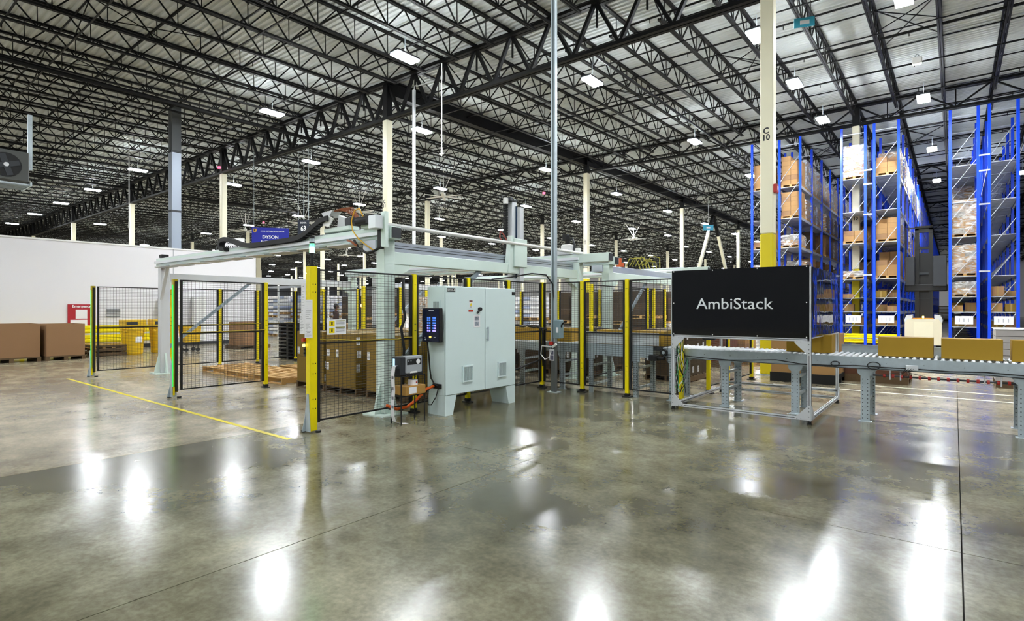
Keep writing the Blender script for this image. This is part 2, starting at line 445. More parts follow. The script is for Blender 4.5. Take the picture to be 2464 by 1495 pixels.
# ------------------------------------------------------------------ columns
S = .145
def column(c, r, letter=None):
    x, y = COLX(c), ROWY(r); zt = ZR[r] - .22; zc = 9.08 if r == 0 else ZR[r] - 1.05 - .03
    d = depth(x, y)
    if letter: lab = f'cream steel column stencilled {letter} with a yellow lower part'
    elif r == 0: lab = f'cream steel column in the near row, {ORD[c]} from the left side of the sign'
    elif r == 1: lab = f'cream steel column in the second row, {ORD[c]} counting from the blue racks'
    elif r == 2 and c <= 6: lab = f'cream steel column in the third row, {ORD[c]} counting from the blue racks'
    elif r == 3 and c <= 5: lab = f'slim far cream column in the fourth row, {ORD[c]} from the blue racks'
    else: lab = 'thin distant cream column far beyond the cell under the dark roof'
    t = thing('steel_column', lab, 'column', (x, y, 0), 0, 'roof columns' if 'distant' not in lab else 'distant roof columns')
    key = (zt, zc)
    if key not in CM:
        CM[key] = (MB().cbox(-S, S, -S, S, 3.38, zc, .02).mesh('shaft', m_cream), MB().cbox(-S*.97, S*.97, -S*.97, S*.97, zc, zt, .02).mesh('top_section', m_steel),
                   MB().cbox(-S - .004, S + .004, -S - .004, S + .004, .02, 3.38, .02).mesh('painted_base', m_ylow), MB().box(-.22, .22, -.22, .22, 0, .02).mesh('base_plate', m_galv))
    a, b, e, f = CM[key]
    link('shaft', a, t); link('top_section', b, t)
    if d < 70: link('painted_base', e, t); link('base_plate', f, t)
    else: link('painted_base', e, t)
    if letter:
        A, B_ = letter.split()
        zz = 5.75 if letter != 'D 11' else 5.65; s_ = .2; sx = .9
        text(A, s_, t, (-.01, -S - .001, zz + .08), m_black, bold=.03, sx=sx); text(B_, s_, t, (-.01, -S - .001, zz - .08), m_black, bold=.03, sx=sx)
    return t
CM = {}
LET = {(0, 0): 'C 10', (1, 0): 'C 11', (0, 1): 'D 10', (1, 1): 'D 11'}
for r in range(0, 7):
    for c in range(0, 12):
        x, y = COLX(c), ROWY(r)
        if not in_view(x, y, 5, 1.04) or depth(x, y) > 150 or x < XL: continue
        if c == 0 and r >= 2: continue
        column(c, r, LET.get((c, r)))
# chevron brace in the bay behind E 11
t = thing('chevron_brace', 'pair of inclined cream braces meeting in a dark inverted V under the roof beam', 'brace', (COLX(1), ROWY(2.5), 0))
for s in (-1, 1):
    a = Vector((0, s * 7.3, .3)); b = Vector((0, s * .15, 10.2)); m_ = a.lerp(b, .83)
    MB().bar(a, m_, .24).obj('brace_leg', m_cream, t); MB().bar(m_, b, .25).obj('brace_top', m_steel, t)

# ------------------------------------------------------------------ high bay lights
lt = thing('high_bay_light', 'x', 'ceiling light')
MB().cbox(-.2, .2, -.45, .45, .02, .1, .02).obj('housing', m_dkgrey, lt)
MB().cbox(-.19, .19, -.43, .43, -.03, .02, .012).obj('lens', m_lens, lt)
MB().box(-.09, .09, -.38, .38, .101, .108).obj('uplight_fill', m_up, lt)  # glowing strip added on the housing to brighten the deck above
MB().bar((0, 0, .11), (0, 0, .62), .016).obj('hanger', m_galv, lt)
LP = [(-13.3, 11.43), (-21.2, 11.4), (-35.9, 11.44), (-44.2, 11.5), (-51.6, 11.5), (-59.3, 11.5), (-67.6, 11.5),
      (-9.7, 16.62), (-18.2, 16.6), (-26.7, 16.5), (-35.4, 16.5), (-61.6, 16.6), (-51.7, 25.5), (-43.2, 25.5), (-34.8, 25.5), (-26.1, 25.4), (-17.9, 25.6), (-9.47, 25.6), (-.9, 25.6),
      (-4.42, 16.77), (-4.33, 21.16), (-4.25, 25.93), (-1.0, 16.98), (-25.5, 33.8), (-.86, 34.0), (-9.34, 34.2), (-.85, 42.56), (3.03, 43.1), (-24.6, 49.8), (-23.9, 56.8)]
vis_n = len(LP)
for yy in (42.6, 51.0, 60.0, 68.5, 77, 86, 97, 110):
    for k in range(0, 18):
        x = -9.4 - 8.55 * k
        if in_view(x, yy, 9, 1.02) and all(abs(x - a) > 4 or abs(yy - b) > 4 for a, b in LP): LP.append((x, yy))
for yy in (25.5, 34.0):
    for k in range(0, 18):
        x = -9.4 - 8.55 * k
        if in_view(x, yy, 9, 1.02) and all(abs(x - a) > 4 or abs(yy - b) > 4 for a, b in LP): LP.append((x, yy))
for yy in (7.6, -1.0, -9.5, -18):       # the rest of the hall around and behind the viewer
    for k in range(-1, 6 if yy != 7.6 else 1):
        LP.append((-.9 - 8.55 * k + (0 if yy != 7.6 else -1.5), yy))
LP += [(7.7, 16), (7.7, 25)]
NAMED = {0: 'largest lit high-bay light, hanging above the cell near the C 11 column', 1: 'lit high-bay light in the near girder line, above the left gantry beam',
         2: 'lit high-bay light above the far left end of the near girder', 19: 'very bright high-bay light half hidden by the C 10 column', 20: 'bright high-bay light just right of the C 10 column',
         21: 'bright high-bay light over the left blue rack, right of column C 10', 7: 'bright high-bay light left of the long strut, right of centre', 22: 'high-bay light cut by the top edge of the picture',
         18: 'bright high-bay light above the aisle with the reach truck', 24: 'second high-bay light down the reach truck aisle', 26: 'third high-bay light down the reach truck aisle',
         27: 'high-bay light at the right edge beside the last blue upright', 25: 'small high-bay light beside the first blue upright', 17: 'high-bay light left of the C 10 stencil under the roof'}
RANK = {i: k for k, i in enumerate(sorted(range(vis_n), key=lambda i: (CT*LP[i][0] + ST*LP[i][1]) / depth(*LP[i])))}
ORD += ['twenty-fifth', 'twenty-sixth', 'twenty-seventh', 'twenty-eighth', 'twenty-ninth', 'thirtieth', 'thirty-first']
lf = thing('high_bay_light', 'x', 'ceiling light')
for ch in lt.children:
    if not ch.name.startswith('uplight'): copy_tree(ch, lf)  # far lights skip the added strip, so the far deck stays darker
for i, (x, y) in enumerate(LP):
    lab = NAMED.get(i)
    g = 'lit high-bay lights under the roof'
    if not lab:
        if i < vis_n: lab = f'lit high-bay light, {ORD[RANK[i]]} from the left edge among the larger ceiling lights'
        elif in_view(x, y, 9, 1.0) and y > 20: lab = 'small far high-bay light glowing under the dark roof'; g = 'far high-bay lights'
        else: lab = 'high-bay light over the open floor near the viewer, outside the picture'; g = 'high-bay lights over the foreground'
    dup(lf if (y > 38 or x < -45) else lt, (x, y, 9.35 if y > 10 else 9.45), lab, group=g)
# ------------------------------------------------------------------ safety fences
PH = 2.12
post_me = {}
def post_parts(t, x, y, axis, base='plate', w=.07):
    """yellow post with black clamp edge, foot; axis = direction of the fence run"""
    key = ('post', axis)
    if key not in post_me:
        mb = MB().cbox(-w/2, w/2, -w/2, w/2, .02, PH, .006)
        for z in (.45, .55, 1.25, 1.35, 1.95):
            if axis == 'y': mb.box(w/2, w/2 + .002, -.015, -.005, z, z + .012, 1).box(w/2, w/2 + .002, .005, .015, z, z + .012, 1)
            else: mb.box(-.015, -.005, -w/2 - .002, -w/2, z, z + .012, 1).box(.005, .015, -w/2 - .002, -w/2, z, z + .012, 1)
        post_me[key] = mb.mesh('post', [m_yel, m_black])
        post_me['foot'] = MB().cbox(-.09, .09, -.06, .06, 0, .02, .008).cbox(-.045, .045, -.045, .045, .02, .07, .01).mesh('foot', m_matt)
    p = link('post', post_me[key], t, (x, y, 0)); link('foot', post_me['foot'], p)
    return p
def mesh_panel(t, a, b, z0=.14, z1=2.1, mid=1.14, dense=1):
    a = Vector(a); b = Vector(b); d = b - a; L = d.length; d.normalize(); a = a + d * .045; b = b - d * .045; L = (b - a).length
    horiz = abs(d.x) > abs(d.y)
    def Q(s, z): p = a + d * s; return (p.x, p.y, z)
    mb = MB(); w = .022
    for z in (z0, z1, mid): mb.bar(Q(0, z), Q(L, z), w, w)
    for s in (.018, L - .018): mb.bar(Q(s, z0), Q(s, z1), .036, .036)
    p = mb.obj('mesh_panel', m_matt, t)
    mb = MB(); sv = .062 * dense; sh = .036 * dense; n = int(L / sv)
    for k in range(1, n): mb.bar(Q(k * L / n, z0), Q(k * L / n, z1), .0056, .0056, n=3)
    m = int((z1 - z0) / sh)
    for k in range(1, m): mb.bar(Q(0, z0 + k * (z1 - z0) / m), Q(L, z0 + k * (z1 - z0) / m), .005, .005, n=3)
    mb.obj('wire_grid', m_matt, p, kind='stuff')
def fence(name_label, pts, panels=None, skip=(), dense=1):
    x0, y0 = pts[0]
    t = thing('safety_fence', name_label, 'fence', (x0, y0, 0), 0, 'yellow and black machine guard fences')
    q = [(x - x0, y - y0) for x, y in pts]
    for i, (x, y) in enumerate(q):
        nb = q[i + 1] if i + 1 < len(q) else q[i - 1]
        ax = 'x' if abs(nb[0] - x) > abs(nb[1] - y) else 'y'
        if (i, 'p') not in skip: post_parts(t, x, y, ax)
        if i + 1 < len(q) and i not in skip: mesh_panel(t, (x, y, 0), (nb[0], nb[1], 0), dense=dense)
    return t
F1 = fence('yellow and black mesh fence running back behind the printer and cabinet',
           [(-6.5, 4.06), (-6.5, 5.76), (-6.5, 6.97), (-6.5, 8.06), (-6.5, 9.16)], skip=((0, 'p'),))
F2 = fence('yellow and black mesh fence facing the viewer between the grey strut and the black sign',
           [(-6.5, 9.16), (-5.56, 9.16), (-4.62, 9.16), (-3.62, 9.16)], skip=((0, 'p'),))
F3 = fence('mesh fence seen through the sign frame, running back behind the conveyor', [(-3.62, 10.5), (-3.58, 11.5), (-3.56, 13.1)])
F4 = fence('short mesh fence with green light strip, middle of the cell front', [(-10.9, 4.09), (-10.9, 5.72)], skip=((0, 'p'),))
F5 = fence('mesh fence on the far left side with green light strip, by the yellow drums', [(-15.7, 4.13), (-15.7, 5.74), (-15.7, 6.95), (-15.7, 8.0), (-15.7, 9.18)], skip=((0, 'p'),))
F6 = fence('rear mesh fence of the cell left of the gantry leg, behind the carton stacks', [(-15.7, 9.18), (-14.2, 9.2), (-12.6, 9.2), (-10.9, 9.2), (-10.9, 8.1)], skip=((0, 'p'),), dense=1.3)
F7 = fence('inner mesh fence with four posts behind the belt conveyor', [(-6.15, 10.5), (-6.15, 12.2), (-6.2, 13.4), (-6.2, 14.5)], dense=1.3)
F8 = fence('far rear mesh fence with yellow posts right of the cabinet', [(-10.6, 13.8), (-9.2, 13.8), (-7.8, 13.8), (-6.2, 13.8)], dense=1.5)

# the three light-curtain posts of the cell front
def curtain_post(x, y, label, sgn, green=True, big=False):
    t = thing('light_curtain_post', label, 'post', (x, y, 0), 0, 'light curtain posts at the cell front')
    if big:
        MB().cbox(-.05, .05, -.055, .05, .02, 2.14, .006).obj('housing', m_yel, t)
        MB().box(.02, .052, .051, .085, .12, 2.1).obj('black_edge', m_matt, t)
        mb = MB()
        for z in (.3, .42, .75, .88, 1.8, 1.9): mb.box(.05, .053, -.02, -.01, z, z + .015).box(.05, .053, .015, .025, z, z + .015)
        mb.obj('screw', m_black, t)
    else:
        MB().cbox(-.045, .045, -.04, .04, .1, PH, .006).obj('housing', mat('mirror_yellow', '#b9a512', .35), t)
        MB().box(.047, .075, -.02, .02, .12, 2.08).obj('black_edge', m_matt, t)
        MB().cbox(-.014, .014, -.052, -.036, .2, 2.02, .003).obj('green_strip', m_green, t, loc=(.022, 0, 0), label='bright green light strip')
        MB().box(.045, .052, -.05, -.02, .05, .2).obj('lower_bracket', m_yel, t)
    # triangular galvanised foot gusset, black levelling feet
    MB().prism([(-.1, .015), (.06, .015), (.02, .5 if big else .62), (-.02, .5 if big else .62)], 'y', -.062, -.056).obj('gusset', m_galv, t)
    MB().prism([(-.11, .015), (.05, .015), (.03, .5), (-.0, .5)], 'x', -.056, -.05).obj('gusset', m_galv, t)
    MB().cyl((-.09, -.06, 0), (-.09, -.06, .025), .035, 10).cyl((.08, .04, 0), (.08, .04, .025), .035, 10).obj('levelling_foot', m_matt, t)
    return t
cp = curtain_post(-6.5, 4.03, 'wide yellow front post carrying pinned papers and a green-lit signal tower', 1, False, True)
# e-stop and push buttons on its left edge
mb = MB().box(-.085, -.052, -.06, -.03, .98, 1.22).obj('button_box', m_dkgrey, cp)
MB().cyl((-.07, -.06, 1.19), (-.07, -.095, 1.19), .025, 12).obj('stop_button', m_red, cp)
MB().cyl((-.07, -.06, 1.12), (-.07, -.085, 1.12), .018, 12).obj('push_button', mat('lit_yellow', (1, .8, .1, 1), .4, emit=1.5), cp)
for z in (1.07, 1.02): MB().cyl((-.07, -.06, z), (-.07, -.075, z), .014, 10).obj('push_button', m_black, cp)
curtain_post(-10.93, 4.06, 'nearer yellow post with a tall green light strip, left front of the cell', 1)
curtain_post(-15.73, 4.1, 'farther yellow post with a tall green light strip, at far left of the cell', 1)

# signal tower
t = thing('signal_tower', 'slim signal light tower on the paper-covered post, green segment lit', 'signal light', (-6.5, 4.03, 2.14))
MB().cyl((0, 0, 0), (0, 0, .02), .035, 12).cyl((0, 0, .02), (0, 0, .15), .018, 10).cyl((0, 0, .15), (0, 0, .175), .033, 12).obj('stem', m_matt, t)
MB().cyl((0, 0, .175), (0, 0, .25), .032, 16).obj('green_segment', m_glow, t)
MB().cyl((0, 0, .25), (0, 0, .30), .031, 16).obj('clear_segment', m_clear, t)
MB().cyl((0, 0, .30), (0, 0, .315), .033, 12).obj('black_ring', m_matt, t)
MB().cyl((0, 0, .315), (0, 0, .36), .031, 16).obj('clear_segment', m_clear, t)
MB().cyl((0, 0, .36), (0, 0, .39), .033, 12).obj('cap', m_matt, t)

# papers on the post and fence
def sheet(label, loc, w, h, face='-y', lines=14, seed=1, name='paper_sheet', tilt=0):
    rnd = random.Random(seed)
    t = thing(name, label, 'paper', loc, 0, 'papers pinned to the front post')
    if tilt: t.rotation_euler = (0, 0, tilt)
    MB().box(-w/2, w/2, -.002, 0, -h/2, h/2).obj('sheet', m_paper, t)
    mb = MB()
    for i in range(lines):
        z = h/2 - h*(i + 1) / (lines + 1.5); ww = w * rnd.uniform(.25, .75); bold = i % 4 == 0
        x0 = -w*.38 if not bold else -ww/2
        mb.box(x0, x0 + ww, -.0032, -.002, z - (.005 if bold else .003), z)
    mb.obj('printed_line', m_print, t, kind='stuff')
    return t
TP = R(20)
sheet('tall narrow white sheet high on the left edge of the front post', (-6.575, 3.955, 1.72), .07, .4, tilt=TP, lines=10, seed=1)
sheet('long white instruction sheet in the middle of the yellow front post', (-6.455, 3.955, 1.57), .12, .28, tilt=TP, lines=9, seed=2)
sheet('white checklist sheet directly below the long instruction sheet on the front post', (-6.455, 3.955, 1.325), .12, .21, tilt=TP, lines=12, seed=3)
sheet('narrow white sheet lower left on the front post above the red button', (-6.6, 3.952, 1.4), .075, .27, tilt=TP, lines=12, seed=4)
t = thing('warning_sign', 'white warning sign with two yellow symbols hung on the front fence panel', 'sign', (-6.46, 4.37, 1.35))
MB().box(-.001, .004, -.145, .145, -.1, .1).obj('panel', m_paper, t)
mb = MB()
for z in (.045, -.045): mb.box(.004, .006, -.115, -.035, z - .035, z + .035, 0).box(.0062, .0075, -.085, -.065, z - .02, z + .01, 1).box(.0062, .0075, -.09, -.06, z + .015, z + .022, 1)
for z in (.075, -.012): mb.box(.004, .006, -.02, .125, z, z + .012, 2)
for z in (.055, .04, .025, -.03, -.045, -.06): mb.box(.004, .0052, -.01, .12, z, z + .006, 3)
mb.obj('printing', [m_yel, m_black, mat('olive_print', '#7d7a1f', .7), m_print], t)
# cables along the fences
def cable(label, pts, r, m, name='cable'):
    o = MB().tube([(p[0] - pts[0][0], p[1] - pts[0][1], p[2] - pts[0][2]) for p in pts], r, 6).obj(name, m, loc=pts[0]); smooth(o)
    return tag(o, label, 'cable')
def sag(a, b, n, dip, wob=0, seed=0):
    rnd = random.Random(seed); a = Vector(a); b = Vector(b); out = []
    for i in range(n + 1):
        t_ = i / n; p = a.lerp(b, t_); p.z -= dip * 4 * t_ * (1 - t_) - (rnd.uniform(-wob, wob) if 0 < i < n else 0); out.append(tuple(p))
    return out
m_ycab = mat('yellow_cable', '#b8a21c', .4)
cable('thin yellow cable along the middle rail of the front fence panel', sag((-6.47, 4.1, 1.2), (-6.47, 5.7, 1.16), 12, .03, .008, 1), .008, m_ycab)
cable('pale cable along the middle rail of the far left fence', sag((-15.66, 4.2, 1.17), (-15.66, 9.1, 1.17), 14, .01, .004, 2), .01, m_ycab)
cable('yellow cable on the short middle fence rail', sag((-10.86, 4.15, 1.16), (-10.86, 5.7, 1.17), 8, .005), .008, m_ycab)
cable('bundle of black hoses crossing between cabinet and grey strut', sag((-6.3, 7.55, 1.28), (-6.36, 9.1, 1.18), 14, -.04, .012, 3), .018, m_matt)
cable('lower black hose sagging behind the cabinet', sag((-6.35, 7.55, .46), (-6.42, 9.1, .62), 12, .05, .01, 4), .018, m_matt)
cable('black hose hanging down the corner fence post', [(-6.44, 9.08, 1.2), (-6.44, 9.1, 1.05), (-6.43, 9.07, .85), (-6.45, 9.1, .65), (-6.42, 9.08, .45)], .016, m_matt)
cable('black cable looping from the fence top to the grey strut', [(-6.5, 7.6, 2.12), (-6.4, 8.0, 2.17), (-6.2, 8.4, 2.25), (-6.05, 8.65, 2.23), (-5.98, 8.78, 2.05), (-5.97, 8.8, 1.7), (-5.96, 8.8, 1.45)], .014, m_matt)
cable('black cables bundled down the fence left of the second post', [(-6.44, 5.5, 2.05), (-6.43, 5.5, 1.6), (-6.42, 5.52, 1.45), (-6.44, 5.46, 1.3), (-6.42, 5.5, 1.0), (-6.43, 5.48, .3)], .022, m_matt)

# ------------------------------------------------------------------ gantries
def gantry(label, ya, yb, xa=-6.75, xb=-15.25, near=True):
    t = thing('gantry_frame', label, 'gantry', (xa, ya, 0), 0, 'pale steel gantry frames'); dx = xb - xa; dy = yb - ya
    for x in (0, dx):
        for y in (0, dy):
            l = MB().cbox(-.1, .1, -.1, .1, .02, 2.63, .008).obj('leg', m_ral if x == 0 or y else m_grey, t, (x, y, 0))  # near left leg greyer: tint of the light there put into the paint
            MB().box(-.24, .24, -.24, .24, 0, .02).obj('foot_plate', m_ral, l)
            for s in (-1, 1):
                MB().prism([(s*.1, .02), (s*.22, .02), (s*.13, .42), (s*.1, .5)], 'y', -.02, .02).obj('gusset', m_ral, l)
                MB().prism([(s*.1, .02), (s*.22, .02), (s*.13, .42), (s*.1, .5)], 'x', -.02, .02).obj('gusset', m_ral, l)
            MB().prism([(.1, 2.05), (.1, 2.27), (.42, 2.27), (.42, 2.2)], 'x', -.06, .06).obj('corbel', m_ral, l) if y == 0 else MB().prism([(-.1, 2.05), (-.1, 2.27), (-.42, 2.27), (-.42, 2.2)], 'x', -.06, .06).obj('corbel', m_ral, l)
    for y in (0, dy):
        xe = .24 if y == 0 else .85
        b = MB().cbox(dx - .22, xe, -.1, .1, 2.63, 2.82, .006).obj('runway_beam', m_ral, t, (0, y, 0))
        sgn = -1
        MB().cbox(dx - .2, .1, sgn*.1 - .05, sgn*.1, 2.69, 2.75, .004).obj('guide_rail', m_aluw, b)
        MB().box(dx - .2, .1, sgn*.1 - .035, sgn*.1 - .03, 2.66, 2.665).box(dx - .2, .1, -.02, .02, 2.82, 2.845).obj('rail_track', m_alu, b)
        MB().box(xe + .001, xe + .02, -.08, .08, 2.65, 2.8).obj('end_opening', m_dkgrey, b)
        if near or y == 0:
            for k in range(9):
                xx = -.9 - k * .9
                MB().prism([(xx - .34, -.2), (xx - .22, -.27), (xx + .22, -.27), (xx + .34, -.2), (xx + .34, .05), (xx - .34, .05)], 'z', 2.585, 2.6).obj('under_plate', m_grey, b)
    for x in (0, dx):
        MB().cbox(-.07, .07, .1, dy - .1, 2.27, 2.46, .006).obj('tie_beam', m_ral if x == 0 else m_grey, t, (x, 0, 0))  # left tie beam likewise carries the light's greyer tint in its colour
        MB().bar((x, .1, .62), (x, 2.15, 2.3), .07, .05, up=(1, 0, 0)).obj('diagonal_brace', mat('brace_blue_grey', '#93a0ab', .4), t)
    return t, dx, dy
G1, dx, dy = gantry('large pale green steel gantry standing over the carton stacks', 5.42, 10.9)
MB().bar((dx + .1, -.1, 1.82), (dx + .5, -.1, 2.62), .07, .05).box(dx - .06, dx + .14, -.11, -.1, 1.7, 1.9).obj('knee_brace', m_grey, G1)
MB().cbox(dx - .1, dx + .08, -.08, .08, 2.84, 2.92, .01).obj('end_stop', m_matt, G1)
# bridge, torque shaft and mast of the near gantry
mast_y = 8.58 - 5.42
br = MB().cbox(-.35, -.05, -.15, dy + .15, 2.47, 2.63, .006).obj('bridge_beam', m_alu, G1)
MB().box(-.05, -.044, 0, dy, 2.53, 2.54).box(-.05, -.044, 0, dy, 2.575, 2.58).obj('rail_groove', m_dkgrey, br)
MB().cyl((.1, -.25, 2.85), (.1, dy + .05, 2.85), .034, 12).obj('torque_shaft', mat('shaft_white', '#e8e8e6', .25, metal=.3), G1)
MB().cbox(.02, .2, -.34, -.2, 2.76, 2.96, .01).obj('shaft_coupling', m_aluw, G1)
MB().box(.14, .24, -.2, -.14, 2.5, 3.02).obj('end_plate', m_ral, G1)
MB().box(.06, .14, -.2, -.14, 2.48, 2.92).obj('black_block', m_matt, G1)
MB().cyl((-.42, -.2, 2.93), (-.1, -.2, 2.93), .065, 14).cbox(-.14, .02, -.27, -.13, 2.86, 3.0, .01).obj('drive_motor', m_matt, G1)
MB().cbox(-.4, .0, -.16, .1, 2.82, 2.9, .01).obj('motor_plate', m_ral, G1)
mast = MB().cbox(-.12, .0, -.07, .07, 1.95, 3.68, .006).obj('mast', m_aluw, G1, (0, mast_y, 0))
MB().cbox(-.02, .1, .05, .17, 2.1, 3.58, .006).obj('mast_cover', m_grey, G1, (0, mast_y, 0))
MB().box(-.02, .02, .03, .05, 2.2, 3.6).obj('mast_strip', mat('strip_blue', '#0c2a4a', .3), G1, (0, mast_y, 0))
MB().cbox(-.1, .12, -.14, .26, 2.4, 2.95, .01).obj('carriage', m_ral, G1, (0, mast_y, 0))
MB().prism([(-.3, 2.3), (-.12, 2.3), (-.12, 3.0), (-.2, 3.0)], 'x', -.02, .08).obj('carriage_plate', m_ral, G1, (0, mast_y, 0))
mb = MB()
for k in range(24): mb.cbox(-.16, -.08, -.17, -.1, 2.5 + k*.05, 2.542 + k*.05, .006)
mb.obj('vertical_cable_chain', m_matt, G1, (0, mast_y, 0))
mb = MB().cbox(-.14, .02, -.16, -.06, 3.68, 3.76, .01).cbox(-.1, .0, -.04, .1, 3.68, 3.74, .01); mb.tube([(-.12, -.14, 3.72), (-.12, -.22, 3.78), (-.1, -.28, 3.72)], .015)
mb.obj('mast_head', m_dkgrey, G1, (0, mast_y, 0))
MB().cbox(-.1, -.02, -.24, -.16, 3.62, 3.74, .01).obj('limit_switch', m_white, G1, (0, mast_y, 0))
MB().tube([(0, -.2, 2.86), (-.05, -.28, 3.02), (-.05, -.38, 3.08), (-.03, -.42, 2.95), (0, -.35, 2.82)], .012).obj('red_hose', mat('red_hose', '#a8473c', .4), G1, (0, mast_y, 0))
# second runway truck
MB().cbox(-.5, -.1, dy - .16, dy + .14, 2.83, 2.93, .01).obj('far_truck', m_grey, G1)
# energy chain lying on the near runway beam, curling up at its left end
def chain(label, prof, y0, y1, name='energy_chain', th=.085):
    t = thing(name, label, 'cable chain', (-6.75, 0, 0))
    L = [0]; P = [Vector((p[0], 0, p[1])) for p in prof]
    for _ in range(2):   # round the corners of the profile
        Q_ = [P[0]]
        for a, b in zip(P[:-1], P[1:]): Q_ += [a.lerp(b, .25), a.lerp(b, .75)]
        P = Q_ + [P[-1]]
    # resample
    S_ = []; step = .085
    S_.append(P[0]); cur = P[0]; i = 1
    while i < len(P):
        d = (P[i] - cur).length
        if d < step: i += 1; continue
        # march one link length along the profile
        cur = cur + (P[i] - cur) * (step / d); S_.append(cur)
    me = None
    for a, b in zip(S_[:-1], S_[1:]):
        d = b - a; q = a + d * .5; ang = math.atan2(d.z, d.x)
        if me is None:
            mb = MB()
            for s in (y0, y1 - .012): mb.cbox(-.05, .05, s, s + .012, -th/2, th/2, .004)
            mb.box(-.018, .018, y0 + .012, y1 - .012, th/2 - .012, th/2).box(-.018, .018, y0 + .012, y1 - .012, -th/2, -th/2 + .012)
            me = mb.mesh('chain_link', m_matt)
        link('chain_link', me, t, tuple(q), (0, -ang, 0))
    return t
pf = []
# upper run from the truck down to the beam, then along it to the loop
pf += [(-1.2, 3.06), (-1.4, 3.05), (-1.62, 2.97), (-1.85, 2.87), (-2.12, 2.8), (-2.45, 2.795), (-3.0, 2.793), (-3.55, 2.793), (-3.95, 2.81), (-4.25, 2.86), (-4.5, 2.93), (-4.72, 2.99), (-4.9, 3.01), (-5.03, 2.98), (-5.1, 2.92), (-5.08, 2.85), (-4.98, 2.795), (-4.8, 2.793)]
chain('black energy chain snaking along the top of the left gantry beam', pf, 5.2, 5.315)
t = thing('trolley', 'pale trolley with white brackets and brown hoses riding on the left gantry beam', 'trolley', (-7.85, 5.4, 2.845))
MB().cbox(-.35, .35, -.1, .1, .0, .07, .01).obj('carriage', m_ral, t)
MB().prism([(-.42, .34), (-.1, .36), (-.2, .26), (-.36, .27)], 'y', -.1, .08).obj('chain_bracket', m_grey, t)
MB().prism([(-.3, .12), (-.12, .26), (-.0, .2), (-.12, .08)], 'y', -.16, -.14).obj('bracket_plate', m_white, t)
MB().prism([(-.05, .07), (.0, .27), (.12, .22), (.2, .07)], 'y', -.05, .05).obj('bracket', m_grey, t)
MB().cbox(.2, .36, -.08, .06, .07, .2, .01).obj('sensor_box', m_dkgrey, t)
mb = MB()
for k in range(5): mb.tube([(-.15, -.06 + k*.03, .34), (.0, -.06 + k*.03, .36 + .01*k), (.2, -.05 + k*.03, .31 + .02*k), (.4, -.04 + k*.02, .22), (.55, -.04, .09)], .01, 5)
mb.obj('brown_hose', mat('copper_hose', '#8d4a26', .35, metal=.3), t)
cable('yellow cable looping up over the drive motor at the gantry corner', [(-7.0, 5.2, 2.98), (-7.1, 5.2, 3.12), (-7.22, 5.2, 3.1), (-7.3, 5.2, 2.95), (-7.27, 5.2, 2.8), (-7.1, 5.18, 2.66), (-6.9, 5.17, 2.55), (-6.7, 5.16, 2.45)], .01, mat('yellow_orange_cable', '#e0a91a', .4))
cable('dark cable bundle hanging at the near gantry corner', [(-7.2, 5.18, 2.64), (-7.05, 5.16, 2.5), (-6.85, 5.15, 2.42), (-6.7, 5.16, 2.44), (-6.58, 5.2, 2.5)], .02, m_matt)
cable('copper coloured hoses leaving the end of the guide rail', [(-7.4, 5.2, 2.66), (-7.25, 5.17, 2.62), (-7.1, 5.15, 2.55)], .018, mat('copper_hose2', '#a55a30', .35))

G2, dx2, dy2 = gantry('second pale green gantry behind, its beam ending above the black sign', 11.85, 16.4, xa=-6.5, near=False)
MB().cbox(-.35, -.05, -.15, dy2 + .15, 2.47, 2.63, .006).obj('bridge_beam', m_alu, G2)
# second robot unit heads
t = thing('drive_unit', 'white and black drive unit standing on the rear runway beam', 'machine unit', (-7.0, 10.9, 2.85))
MB().cbox(-.14, .1, -.1, .1, 0, .22, .02).obj('casing', m_white, t)
MB().cyl((0, -.02, .2), (0, -.02, .42), .06, 12).cbox(-.1, .02, -.1, .02, .3, .46, .01).obj('motor', m_matt, t)
MB().tube([(.02, 0, .3), (.12, 0, .36), (.18, 0, .2), (.14, 0, .02)], .025).obj('corrugated_hose', m_dkgrey, t)
MB().cbox(.22, .32, -.06, .06, 0, .12, .01).obj('junction_box', m_white, t)
t = thing('hose_cluster', 'tangle of yellow and orange hoses on the second gantry corner', 'hoses', (-7.2, 15.0, 2.83))
mb = MB(); rnd = random.Random(5)
for k in range(7): mb.tube([(-.4 + k*.1, 0, 0), (-.3 + k*.12, rnd.uniform(-.1, .1), rnd.uniform(.12, .3)), (-.1 + k*.12, .05, rnd.uniform(.05, .25)), (.05 + k*.1, 0, -.1)], .014, 5)
mb.obj('hose', mat('olive_hose', '#a7a13a', .5), t)
MB().cbox(-.7, -.5, -.08, .08, 0, .12, .01).cyl((-.6, 0, .12), (-.6, 0, .26), .04).obj('orange_unit', mat('orange_unit', '#c95b22', .4), t)

# ------------------------------------------------------------------ control cabinet
rzc = R(90) - R(1.5)
